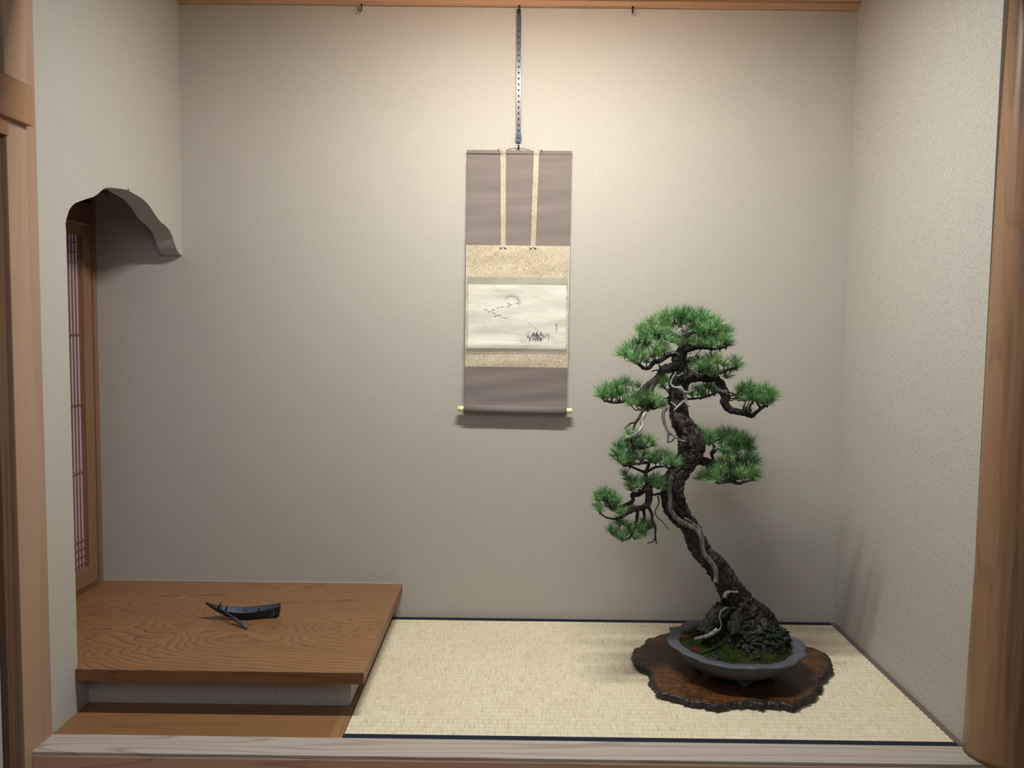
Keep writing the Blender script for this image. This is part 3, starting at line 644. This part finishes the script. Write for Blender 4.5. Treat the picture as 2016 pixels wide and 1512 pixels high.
for j in range(NR):
    s_ = 1-j/NR
    for i, q in enumerate(rings[0]):
        p = Vector((cen.x+(q.x-cen.x)*s_, cen.y+(q.y-cen.y)*s_, 0)); p.z = q.z*(1-min(1, j/2))+min(1, j/2)*ZS+.0010*noise.noise(Vector((p.x*14, p.y*14, 0))); b.v.append(p)
b.v.append(Vector((cen.x, cen.y, ZS))); ic = len(b.v)-1
for j in range(NR-1):
    for i in range(nd): b.f.append((j*nd+i, j*nd+(i+1) % nd, (j+1)*nd+(i+1) % nd, (j+1)*nd+i)); b.sm.append(True)
for i in range(nd): b.f.append(((NR-1)*nd+i, (NR-1)*nd+(i+1) % nd, ic)); b.sm.append(True)
obj('top_face', b, M['burl'], stand, label='polished brown burl top')

# ------------------------------------------------------------------ pot
PC = (.784, -.548, ZS+.0005)
pot = thing('bonsai_pot', 'round grey stoneware bonsai pot with a lobed petal rim', 'pot', PC)
def lobe(a, r, z):
    k = max(0, min(1, (z-.03)/.05)); f = (6*(a+pi/2)/(2*pi)) % 1.0
    c = abs(f-.5)*2                       # 1 at the points, 0 between
    g = min(f, 1-f); return 1+k*(.070*max(0, 1-g/.20)**1.4-.040+(.052*max(0, sin(pi*(g-.20)/.60)) if g > .2 else 0))
HR = .100
prof = [(.085, .012), (.118, .012), (.128, .016), (.160, .034), (.190, .056), (.206, .074), (.213, .084), (.2185, .0900), (.225, .0935), (.2265, .0975), (.2235, HR), (.205, HR-.0010), (.190, HR-.0015), (.186, HR-.004), (.184, HR-.012), (.172, .060), (.12, .030)]
b = MB(); b.lathe(prof, PC, 192, lobe)
for i, v in enumerate(b.v):               # gently waving rim
    a = math.atan2(v.y-PC[1], v.x-PC[0]); f = (6*(a+pi/2)/(2*pi)) % 1.0
    k = max(0, min(1, (v.z-PC[2]-.06)/.04)); v.z += k*(.0030*(abs(f-.5)*2)**3+.0022*cos(4*pi*f)-.0012)
b.lathe([(.0, .0125), (.086, .0120)], PC, 64); obj('bowl', b, M['pot'], pot)
for k in range(6):
    a = -pi/2+k*pi/3; b = MB(); c0 = Vector((PC[0]+cos(a)*.118, PC[1]+sin(a)*.118, PC[2])); t = Vector((-sin(a), cos(a), 0)); o_ = Vector((cos(a), sin(a), 0))
    fp = [(-.036, .0155), (-.028, .0145), (-.016, .008), (-.008, .001), (0, 0), (.008, .001), (.016, .008), (.028, .0145), (.036, .0155)]
    b.prism(fp, lambda u, v, d: tuple(c0+t*u+o_*(d)+Vector((0, 0, v))), -.006, .009); obj('foot', b, M['pot'], pot)

# ------------------------------------------------------------------ soil and moss
BC = (.806, -.525)                        # trunk base centre
def mossz(x, y):
    d = math.hypot(x-PC[0], y-PC[1])/.185; e = math.hypot((x-BC[0])*.85, y-BC[1]); z = PC[2]+HR-.012+.016*(1-d*d)+.062*math.exp(-(e/.078)**2)
    p = Vector((x*22, y*22, 0)); z += .006*noise.noise(p)*min(1, (1-d)*6+.2)+.0035*abs(noise.noise(p*3.1))
    return z-max(0, (d-.93))*.05
soil = thing('moss_bed', 'mossy soil mound filling the bonsai pot around the trunk', 'moss', (PC[0], PC[1], PC[2]+HR-.02))
b = MB(); nr, na = 60, 160; b.v.append(Vector((PC[0], PC[1], mossz(PC[0], PC[1]))))
for j in range(1, nr+1):
    for i in range(na):
        a = 2*pi*i/na; r = .1845*j/nr*lobe(a, 0, .06)*.998; x = PC[0]+cos(a)*r; y = PC[1]+sin(a)*r; b.v.append(Vector((x, y, mossz(x, y))))
for i in range(na): b.f.append((0, 1+i, 1+(i+1) % na)); b.sm.append(True)
for j in range(nr-1):
    for i in range(na): b.f.append((1+j*na+i, 1+(j+1)*na+i, 1+(j+1)*na+(i+1) % na, 1+j*na+(i+1) % na)); b.sm.append(True)
obj('moss_carpet', b, M['moss'], soil, kind='stuff')
b = MB(); RM = random.Random(5)           # short moss fibres
for _ in range(5200):
    a = RM.uniform(0, 2*pi); r = .180*math.sqrt(RM.random()); x = PC[0]+cos(a)*r; y = PC[1]+sin(a)*r
    if noise.noise(Vector((x*16, y*16, 4))) < -.08: continue
    z = mossz(x, y)-.001; h = RM.uniform(.004, .008); dx, dy = RM.uniform(-.003, .003), RM.uniform(-.003, .003)
    b.add([(x-.0007, y, z), (x+.0007, y, z), (x+dx, y+dy, z+h), (x, y+.0009, z)], [(0, 1, 2), (1, 3, 2), (3, 0, 2)])
obj('moss_fibres', b, M['moss'], soil, kind='stuff')
def rock(name, c, sx, sy, sz, mat, parent, label=None, seed=0):
    bm = bmesh.new(); bmesh.ops.create_icosphere(bm, subdivisions=3, radius=1); m = MB()
    for v in bm.verts:
        k = 1+.28*noise.noise(v.co*1.6+Vector((seed, 0, 0)))+.10*noise.noise(v.co*5+Vector((seed, 3, 0))); v.co = Vector((v.co.x*sx*k, v.co.y*sy*k, v.co.z*sz*k))+Vector(c)
    bm.verts.index_update(); m.add([v.co.copy() for v in bm.verts], [tuple(v.index for v in f.verts) for f in bm.faces]); bm.free()
    return obj(name, m, mat, parent, label=label)
def onmoss(px, py):
    d = at(px, py, -1.0)-CAM; t = 1.0
    for k in range(400):
        p = CAM+d*(1.05+k*.0008)
        if p.z < mossz(p.x, p.y): return p
    return p
for i, (px, py, s_, mt, lb) in enumerate(((1349, 1254, .020, 'clod', 'ochre brown soil clod'), (1370, 1281, .022, 'clodr', 'reddish bark chip'), (1383, 1240, .024, 'base', 'dark bark lump'), (1487, 1294, .026, 'base', 'dark bark lump'), (1408, 1297, .022, 'base', None), (1366, 1236, .020, 'base', None), (1530, 1284, .018, 'base', None), (1350, 1240, .016, 'clod', None), (1392, 1262, .018, 'base', None))):
    p = onmoss(px, py); rock('soil_clod', (p.x, p.y, p.z), s_, s_*.8, s_*.40, M[mt], soil, lb, i*3.1)
p = onmoss(1403, 1262); b = MB(); b.add([p+Vector((-.006, -.004, -.003)), p+Vector((-.004, -.006, .007)), p+Vector((.004, -.006, .006)), p+Vector((.005, -.004, -.001)), p+Vector((0, -.008, .001))], [(0, 4, 1), (1, 4, 2), (2, 4, 3), (3, 4, 0)]); obj('leaf', b, M['leaf'], soil)

# ------------------------------------------------------------------ bonsai pine
SC = 597.0                                # px per metre at the tree
tree = thing('bonsai_pine', 'old twisted pine bonsai with bent trunk and green needle pads', 'bonsai', (BC[0], BC[1], PC[2]+HR))
def spline(p, n):
    o = []
    for i in range(len(p)-1):
        a, b_, c, d = p[max(i-1, 0)], p[i], p[i+1], p[min(i+2, len(p)-1)]
        for k in range(n):
            t = k/n; o.append(.5*((2*b_)+(c-a)*t+(2*a-5*b_+4*c-d)*t*t+(3*b_-a-3*c+d)*t**3))
    return o+[p[-1]]
def barkd(amp, sc=1.0, seed=0):
    def f(L, a, r):
        p = Vector((cos(a)*r*46*sc, sin(a)*r*46*sc+seed, L*26*sc)); d, _ = noise.voronoi(p)
        crack = min(1, (d[1]-d[0])*2.6); q = Vector((cos(a)*1.4+seed, sin(a)*1.4, L*14))
        return 1+amp*(crack-.55)+.17*noise.noise(q)+amp*.5*noise.noise(p*2.3)
    return f
# (px, py, width px, depth)
TR = [(1470, 1252, 150, -.525), (1469, 1238, 118, -.525), (1467, 1222, 88, -.525), (1463, 1204, 68, -.525), (1453, 1185, 56, -.53), (1442, 1166, 47, -.535), (1431, 1148, 43, -.54), (1421, 1130, 42, -.545), (1408, 1112, 40, -.55), (1394, 1098, 38, -.55), (1380, 1084, 36, -.55),
      (1372, 1068, 38, -.55), (1366, 1052, 36, -.55), (1358, 1036, 33, -.55), (1343, 1020, 36, -.55), (1331, 1003, 42, -.55), (1325, 985, 43, -.55), (1324, 965, 41, -.545), (1328, 945, 38, -.54), (1337, 928, 38, -.535), (1346, 914, 42, -.53), (1356, 900, 46, -.525), (1361, 883, 48, -.52), (1360, 866, 46, -.52), (1353, 849, 42, -.52), (1343, 833, 37, -.52), (1337, 817, 34, -.52), (1335, 800, 33, -.52), (1333, 782, 34, -.52), (1333, 766, 35, -.52), (1338, 750, 38, -.52), (1342, 736, 34, -.52), (1338, 720, 28, -.52), (1336, 705, 23, -.515), (1343, 692, 20, -.51), (1350, 678, 15, -.51), (1350, 662, 10, -.51), (1347, 648, 6, -.51)]
def ysh(py): return .085*max(0, min(1, (860-py)/130))          # the crown leans back towards the wall
tp = spline([at(x, y, Y+ysh(y)) for x, y, w, Y in TR], 12); tw = spline([Vector((w/2/SC, 0, 0)) for x, y, w, Y in TR], 12)
b = MB(); b.tube(tp[18:], [v.x for v in tw][18:], 84, barkd(.20)); obj('trunk', b, M['bark'], tree)
def flare(L, a, r): return (barkd(.22, 1.2, 5)(L, a, r))*(1+.16*abs(sin(a*3.5+1))*max(0, 1-L/.09)+.10*noise.noise(Vector((cos(a)*3, sin(a)*3, L*20))))
b = MB(); b.tube([p+Vector((0, 0, -.035)) for p in tp[:1]]+tp[:44], [tw[0].x*1.1]+[v.x*1.02 for v in tw[:44]], 110, flare); obj('root_base', b, M['base'], tree, label='flared mossy root base speckled with lichen')
RB = random.Random(11)                    # loose bark flakes
fl = MB()
for _ in range(1500):
    i = RB.randint(14, len(tp)-30); p = tp[i]; r = tw[i].x; T = (tp[i+1]-tp[i-1]).normalized(); a = RB.uniform(0, 2*pi)
    N0 = T.cross(Vector((0, 1, 0))).normalized(); B0 = T.cross(N0); N = N0*cos(a)+B0*sin(a); Bn = T.cross(N)
    c = p+N*r*RB.uniform(.95, 1.06); w = RB.uniform(.0025, .007); l = RB.uniform(.005, .015)*(1.3 if i < 80 else 1); lift = RB.uniform(.001, .0055)
    q = [c-Bn*w-T*l*.5, c+Bn*w*.8-T*l*.5, c+Bn*w*.7+T*l*.5+N*lift, c-Bn*w*.6+T*l*.4+N*lift]
    fl.add(q+[x-N*.0028 for x in q], [(0, 1, 2, 3), (7, 6, 5, 4), (0, 4, 5, 1), (1, 5, 6, 2), (2, 6, 7, 3), (3, 7, 4, 0)])
obj('bark_flakes', fl, M['bark'], tree, kind='stuff')
def along(pl_, n=8): return spline([at(*q) for q in pl_], n)
def limb(name, pts, w0, w1, mat, Y0, Y1, parent=tree, label=None, n=8, amp=.2, nn=14, mb=None, kinks=.0):
    m = len(pts); P_ = [at(x, y, Y0+(Y1-Y0)*(i/(m-1))+(ysh(min(pts[0][1], 850)) if pts[0][1] < 860 else 0)) for i, (x, y) in enumerate(pts)]
    s_ = spline(P_, n); k = len(s_); rad = [(w0+(w1-w0)*(i/(k-1)))/2/SC for i in range(k)]
    mm = mb or MB(); mm.tube(s_, rad, nn, barkd(amp, 2.2, RB.uniform(0, 9)) if amp else (lambda L, a, r: 1+.15*noise.noise(Vector((cos(a), sin(a), L*60)))))
    if mb: return s_
    o = obj(name, mm, mat, parent, label=label); return o, s_
# bare stripped wood running down the trunk
limb('stripped_wood', [(1322, 938), (1318, 955), (1319, 978), (1320, 1000), (1328, 1016), (1343, 1028), (1360, 1036), (1374, 1046), (1381, 1060), (1383, 1075), (1386, 1090), (1397, 1103), (1407, 1117), (1411, 1132), (1409, 1146)], 9, 10, M['shari'], -.586, -.586, label='pale stripped wood ridge on the trunk front', amp=0, nn=18)
limb('stripped_wood', [(1348, 1020), (1364, 1030), (1378, 1042), (1388, 1056)], 5, 5, M['shari'], -.586, -.584, amp=0)
limb('stripped_wood', [(1427, 1176), (1430, 1168), (1440, 1165), (1453, 1166)], 10, 5, M['shari'], -.575, -.575, amp=0)
limb('stripped_wood', [(1368, 1258), (1382, 1255), (1398, 1250), (1412, 1240)], 5, 10, M['shari'], -.66, -.625, label='grey dead surface root', amp=0)
limb('stripped_wood', [(1412, 1246), (1420, 1232), (1417, 1215), (1420, 1203), (1432, 1196)], 3, 2.5, M['shari'], -.625, -.60, amp=0)
# exposed roots
for pts, w0, w1, y0_, y1_ in (([(1440, 1195), (1415, 1208), (1398, 1228), (1384, 1248)], 40, 26, -.54, -.60), ([(1480, 1200), (1505, 1215), (1522, 1238), (1532, 1262)], 40, 22, -.53, -.53), ([(1470, 1205), (1478, 1230), (1490, 1250), (1508, 1262)], 40, 24, -.54, -.60), ([(1450, 1205), (1448, 1228), (1452, 1252)], 40, 26, -.55, -.61)):
    limb('root', pts, w0, w1, M['base'], y0_, y1_, nn=26, amp=.3)
# branches: (points, w0, w1, Y0, Y1)
BR = {
 'A1': ([(1336, 716), (1320, 724), (1305, 729), (1299, 740), (1290, 749), (1275, 759), (1262, 772), (1247, 782), (1234, 787), (1219, 791), (1206, 792), (1194, 789)], 20, 5, -.53, -.57),
 'A2': ([(1292, 748), (1284, 764), (1280, 785), (1275, 803), (1266, 806)], 11, 6, -.55, -.63),
 'A3': ([(1338, 697), (1326, 697), (1314, 699), (1300, 710), (1287, 713), (1278, 724), (1268, 725), (1259, 718), (1250, 711), (1236, 703), (1226, 697)], 13, 4, -.52, -.56),
 'A4': ([(1344, 690), (1362, 686), (1378, 684), (1392, 685), (1408, 687), (1430, 683)], 12, 4, -.52, -.55),
 'A5': ([(1348, 670), (1330, 660), (1312, 655), (1295, 657), (1280, 651)], 9, 4, -.51, -.54),
 'A6': ([(1349, 664), (1362, 655), (1378, 652), (1395, 655), (1412, 662), (1424, 666)], 9, 4, -.51, -.54),
 'A7': ([(1348, 655), (1340, 642), (1330, 636), (1318, 638)], 7, 3, -.51, -.48),
 'A8': ([(1350, 652), (1360, 642), (1375, 638), (1388, 643)], 7, 3, -.51, -.50),
 'B1': ([(1340, 752), (1354, 744), (1370, 740), (1390, 741), (1408, 747), (1420, 762), (1429, 780), (1427, 793), (1436, 806), (1453, 811), (1468, 814), (1479, 818), (1486, 814), (1496, 806), (1510, 797)], 28, 5, -.52, -.57),
 'B2': ([(1350, 738), (1368, 731), (1385, 733), (1402, 738), (1420, 732), (1436, 727), (1452, 723)], 15, 4, -.53, -.60),
 'B3': ([(1479, 812), (1476, 800), (1483, 790), (1492, 786)], 5, 3, -.56, -.55),
 'B4': ([(1345, 786), (1362, 785), (1382, 783), (1400, 778), (1414, 771)], 5, 3, -.50, -.44),
 'C1': ([(1375, 904), (1388, 909), (1402, 913), (1420, 918), (1440, 921), (1462, 914)], 20, 6, -.50, -.46),
 'C2': ([(1402, 912), (1403, 902), (1400, 892), (1406, 882), (1402, 872), (1396, 862)], 7, 3, -.49, -.47),
 'C3': ([(1401, 894), (1410, 887), (1422, 880), (1436, 874), (1452, 872)], 6, 3, -.48, -.46),
 'C4': ([(1395, 912), (1400, 928), (1408, 942), (1415, 948), (1438, 947), (1453, 952), (1464, 949), (1478, 945)], 14, 4, -.50, -.52),
 'D1': ([(1326, 938), (1309, 945), (1290, 949), (1277, 957), (1278, 975), (1276, 990), (1268, 998), (1255, 1001), (1242, 1006), (1227, 1015), (1212, 1022)], 20, 6, -.55, -.60),
 'D2': ([(1277, 957), (1268, 966), (1255, 974), (1245, 973), (1246, 984), (1240, 990), (1220, 998), (1211, 1002), (1202, 996)], 11, 4, -.56, -.60),
 'D3': ([(1276, 955), (1271, 940), (1272, 928), (1277, 915), (1274, 911), (1257, 913), (1240, 912)], 9, 4, -.55, -.57),
 'D4': ([(1267, 929), (1255, 924), (1240, 918), (1231, 914)], 6, 3, -.55, -.58),
 'D5': ([(1273, 929), (1288, 921), (1300, 919), (1311, 918)], 6, 3, -.55, -.59),
 'D6': ([(1240, 913), (1241, 900), (1238, 888), (1246, 876)], 7, 3, -.56, -.56),
 'D7': ([(1213, 1022), (1195, 1019), (1181, 1009), (1177, 996)], 4, 3, -.60, -.62),
 'D8': ([(1214, 1024), (1227, 1032), (1238, 1040)], 5, 3, -.60, -.60),
 'D9': ([(1255, 1002), (1254, 1022), (1249, 1040), (1246, 1050), (1236, 1061), (1226, 1063), (1216, 1057), (1202, 1046)], 7, 3, -.58, -.62),
 'E1': ([(1266, 998), (1268, 1014), (1265, 1026), (1254, 1036)], 7, 3, -.58, -.58),
 'E2': ([(1275, 996), (1283, 1011), (1284, 1026), (1290, 1038), (1290, 1055), (1292, 1070)], 7, 3, -.58, -.57),
 'E3': ([(1289, 1061), (1284, 1067), (1275, 1069)], 3, 2, -.57, -.58),
 'E4': ([(1297, 718), (1301, 728), (1290, 729), (1283, 731)], 4, 2, -.55, -.56),
}
# needle tufts: px, py bases per branch
TF = {
 'A1': [(1186, 780), (1194, 772), (1203, 776), (1212, 770), (1223, 762), (1214, 762), (1232, 758), (1190, 783), (1207, 783), (1228, 773), (1199, 766), (1220, 778), (1182, 774)],
 'A2': [(1262, 797), (1249, 793), (1270, 790), (1284, 800), (1295, 803), (1256, 785), (1275, 780), (1302, 800), (1242, 798), (1288, 790), (1266, 802), (1280, 806)],
 'A3': [(1225, 698), (1238, 690), (1251, 700), (1262, 690), (1275, 682), (1288, 690), (1300, 684), (1255, 712), (1284, 704), (1245, 684), (1233, 699), (1266, 702), (1246, 711), (1272, 714), (1296, 700), (1258, 676), (1308, 690), (1270, 672)],
 'A4': [(1360, 682), (1375, 680), (1390, 682), (1430, 682), (1345, 678), (1416, 684), (1402, 680), (1366, 674), (1428, 672), (1410, 670)],
 'A5': [(1290, 656), (1276, 650), (1304, 643), (1300, 664), (1318, 657), (1284, 640), (1268, 660), (1310, 668), (1322, 673), (1334, 677), (1292, 668), (1262, 650), (1272, 664), (1308, 652)],
 'A6': [(1366, 648), (1385, 654), (1402, 664), (1414, 652), (1425, 665), (1432, 679), (1398, 650), (1410, 641), (1388, 668), (1376, 662), (1420, 672), (1404, 655), (1428, 654), (1394, 640)],
 'A7': [(1320, 633), (1335, 629), (1307, 634), (1326, 644), (1342, 626), (1314, 627), (1298, 636), (1330, 622), (1338, 640), (1316, 642)],
 'A8': [(1352, 626), (1368, 628), (1385, 636), (1398, 641), (1376, 640), (1360, 634), (1350, 637), (1388, 628), (1366, 620), (1352, 620), (1380, 622), (1402, 634), (1372, 650)],
 'B1': [(1463, 777), (1475, 786), (1490, 790), (1502, 796), (1511, 795), (1480, 771), (1494, 776), (1508, 782), (1518, 786), (1468, 790), (1460, 768), (1484, 779), (1500, 771), (1513, 775), (1470, 812), (1455, 783), (1474, 766), (1522, 779)],
 'B2': [(1400, 706), (1365, 722), (1383, 730), (1408, 735), (1424, 721), (1451, 723), (1372, 712), (1395, 728), (1440, 730), (1430, 744), (1355, 714), (1412, 716), (1390, 714), (1446, 716), (1402, 741), (1378, 724)],
 'B3': [(1492, 784), (1481, 789), (1498, 790)],
 'B4': [(1382, 780), (1374, 770), (1395, 766), (1362, 779), (1404, 773), (1388, 763), (1306, 762), (1313, 750), (1258, 762), (1300, 754)],
 'C1': [(1425, 888), (1446, 898), (1470, 902), (1436, 904), (1421, 915), (1440, 920), (1455, 912), (1480, 908), (1432, 896), (1462, 918), (1474, 888), (1410, 918), (1450, 888), (1486, 914)],
 'C2': [(1376, 862), (1388, 868), (1398, 862), (1385, 855), (1408, 868), (1370, 852), (1395, 874), (1380, 874)],
 'C3': [(1412, 860), (1425, 866), (1438, 872), (1450, 868), (1462, 872), (1469, 882), (1456, 884), (1432, 858), (1445, 860), (1442, 880), (1418, 872), (1474, 872), (1460, 861)],
 'C4': [(1397, 945), (1413, 948), (1430, 945), (1445, 944), (1388, 940), (1478, 944), (1465, 941), (1458, 934), (1406, 936), (1424, 936), (1438, 934), (1396, 934), (1484, 936), (1418, 928), (1380, 944), (1472, 930)],
 'D3': [(1222, 905), (1240, 912), (1250, 904), (1262, 908), (1234, 903), (1212, 903), (1278, 908), (1268, 896), (1286, 900)],
 'D4': [(1231, 915), (1222, 912), (1240, 918), (1214, 897)],
 'D5': [(1310, 916), (1322, 915), (1298, 908), (1290, 912), (1318, 905), (1300, 896), (1330, 916), (1310, 898)],
 'D6': [(1226, 890), (1236, 881), (1246, 893), (1232, 870), (1244, 870), (1256, 876), (1277, 869), (1264, 884), (1220, 882), (1250, 884), (1284, 878), (1240, 860), (1256, 862)],
 'D1': [(1237, 945), (1248, 951), (1243, 966), (1262, 952), (1290, 944), (1280, 954), (1254, 960), (1232, 935), (1238, 958), (1272, 948), (1300, 950), (1296, 962), (1222, 1012), (1233, 1011), (1242, 1004)],
 'D2': [(1182, 978), (1190, 988), (1200, 990), (1206, 981), (1212, 990), (1196, 976), (1178, 985), (1188, 975), (1210, 1001), (1204, 1004)],
 'D7': [(1181, 1007), (1176, 1000)],
 'D8': [(1238, 1038), (1227, 1033), (1218, 1034)],
 'D9': [(1202, 1045), (1225, 1062), (1216, 1056), (1212, 1050), (1232, 1054), (1254, 1061), (1240, 1048)],
 'E1': [(1264, 1050), (1275, 1044), (1258, 1042), (1270, 1032), (1280, 1040), (1268, 1056)],
}
RN = random.Random(21)
def tuft_mesh(i):
    m = MB(); r = random.Random(100+i); n = r.randint(62, 78)
    for k in range(n):
        th = math.acos(1-r.random()**1.0*(1-cos(1.42))); ph = r.uniform(0, 2*pi)
        d = Vector((sin(th)*cos(ph), sin(th)*sin(ph), cos(th))); l = r.uniform(.036, .054)*(1-.12*th)
        s_ = d*r.uniform(0, .004)+Vector((0, 0, r.uniform(-.004, .006))); bend = Vector((0, 0, .006))+Vector((r.uniform(-1, 1), r.uniform(-1, 1), r.uniform(-1, 1)))*.0025
        e = s_+d*l+bend*(th/1.4); mid = s_+d*l*.5
        u = d.cross(Vector((r.uniform(-1, 1), r.uniform(-1, 1), r.uniform(-1, 1)))).normalized(); w_ = d.cross(u); R0 = .00080
        vs = [s_+u*R0, s_-u*R0*.5+w_*R0*.87, s_-u*R0*.5-w_*R0*.87]+[mid+u*R0, mid-u*R0*.5+w_*R0*.87, mid-u*R0*.5-w_*R0*.87, e]
        m.add(vs, [(0, 1, 4, 3), (1, 2, 5, 4), (2, 0, 3, 5), (3, 4, 6), (4, 5, 6), (5, 3, 6)])
    me = m.mesh('needle_tuft'); me.materials.append(M['needle']); return me
TM = [tuft_mesh(i) for i in range(9)]
count = 0
for key, (pts, w0, w1, Y0, Y1) in BR.items():
    mm = MB(); sp = limb(None, pts, w0, w1, None, Y0, Y1, mb=mm, nn=16 if w0 > 9 else 10, amp=.24)
    place = []
    for (px, py) in TF.get(key, []):
        Yr = RN.uniform(-1, 1)*(.13 if key in ('A3', 'A4', 'A5', 'A6', 'A7', 'A8') else .10 if key[0] == 'B' else .085)
        base = min(sp, key=lambda q: (q-at(px, py, q.y)).length); Y = base.y+Yr
        P_ = at(px, py, Y); q = base; L = (P_-q).length
        if L > .004:
            md = q.lerp(P_, .5)+Vector((RN.uniform(-.006, .006), 0, -.006-.05*L)); tw_ = spline([q, md, P_], 5)
            mm.tube(tw_, [.0028-.0012*i/(len(tw_)-1) for i in range(len(tw_))], 6, lambda L_, a, r: 1+.3*noise.noise(Vector((cos(a), sin(a), L_*150))))
        place.append((P_, q))
    o = obj('branch', mm, M['bark'], tree)
    bc = Vector((sum(p[0].x for p in place)/len(place), sum(p[0].y for p in place)/len(place), min(p[0].z for p in place)-.03)) if place else None
    for P_, q in place:
        d = (P_-bc); d = Vector((d.x*.6, d.y*.6, abs(d.z)*.3+.085)).normalized()
        t = bpy.data.objects.new('needle_tuft', TM[RN.randrange(9)]); COL.objects.link(t); t.parent = o
        t.location = P_-origin(tree)
        rot = d.to_track_quat('Z', 'Y').to_matrix().to_4x4()@Matrix.Rotation(RN.uniform(0, 6.28), 4, 'Z')
        sc_ = RN.uniform(.78, 1.05)*(.85 if key[0] in 'DE' else 1.0)
        t.rotation_euler = rot.to_euler(); t.scale = (sc_,)*3; count += 1
print('tufts', count)
# silver deadwood and dead twigs
JN = [([(1331, 733), (1324, 745), (1321, 755), (1327, 762), (1338, 763)], 4, 5, 'jin', -.57, -.60), ([(1337, 762), (1346, 772), (1350, 785), (1352, 796), (1358, 800)], 9, 4, 'jin', -.60, -.60),
      ([(1347, 789), (1338, 797), (1332, 803), (1327, 808)], 5, 2.5, 'jin', -.60, -.61), ([(1346, 772), (1355, 772), (1364, 768)], 5, 2, 'jin', -.60, -.61), ([(1321, 791), (1327, 796), (1333, 801)], 2, 2, 'jin', -.58, -.60),
      ([(1270, 813), (1263, 829), (1265, 838), (1259, 848), (1250, 855), (1239, 863)], 8, 4, 'jin', -.62, -.66), ([(1250, 853), (1244, 850), (1238, 849)], 3, 2, 'jin', -.655, -.66), ([(1242, 858), (1234, 861), (1226, 867)], 4, 1.5, 'jin', -.655, -.67),
      ([(1267, 806), (1260, 820), (1252, 831), (1246, 847)], 8, 4, 'browndead', -.62, -.62), ([(1252, 831), (1242, 833), (1236, 838), (1229, 843)], 5, 2, 'browndead', -.62, -.62),
      ([(1312, 803), (1307, 810), (1306, 822), (1310, 838), (1317, 851), (1328, 859), (1340, 867), (1349, 869)], 8, 3, 'shari', -.57, -.60), ([(1317, 852), (1315, 862), (1316, 873)], 5, 2.5, 'shari', -.585, -.585), ([(1328, 861), (1322, 869), (1312, 869)], 4, 2, 'shari', -.585, -.57),
      ([(1295, 976), (1297, 990), (1290, 1006), (1293, 1017), (1304, 1027), (1317, 1042)], 4, 1.5, 'browndead', -.57, -.60), ([(1310, 976), (1298, 972), (1285, 975)], 9, 3, 'bark', -.56, -.57),
      ([(1403, 752), (1409, 763), (1419, 769), (1431, 770)], 6, 6, 'jin', -.58, -.60), ([(1431, 771), (1445, 776), (1450, 786), (1456, 790)], 3, 2, 'bark', -.59, -.60), ([(1431, 770), (1432, 777)], 4, 2, 'jin', -.60, -.60),
      ([(1232, 759), (1240, 756), (1245, 761), (1247, 770), (1253, 770)], 3.5, 2, 'jin', -.60, -.60),
      ([(1334, 655), (1341, 648), (1350, 652), (1357, 645)], 5, 2, 'jin', -.58, -.58), ([(1330, 645), (1338, 654), (1346, 658)], 4, 2, 'jin', -.58, -.58), ([(1340, 662), (1350, 656), (1362, 653)], 4, 2, 'shari', -.58, -.58), ([(1336, 640), (1343, 648), (1340, 660)], 4, 2, 'shari', -.57, -.58),
      ([(1352, 702), (1364, 700), (1374, 694), (1382, 688)], 5, 2, 'jin', -.56, -.57), ([(1322, 696), (1330, 694), (1337, 699)], 4, 3, 'jin', -.55, -.55), ([(1345, 734), (1336, 740), (1331, 738)], 5, 3, 'jin', -.57, -.57), ([(1362, 728), (1374, 736), (1386, 738)], 6, 3, 'shari', -.57, -.58)]
for pts, w0, w1, mt, y0_, y1_ in JN:
    limb('dead_twig', pts, w0, w1, M[mt], y0_, y1_, amp=0 if mt != 'bark' else .2, nn=10)
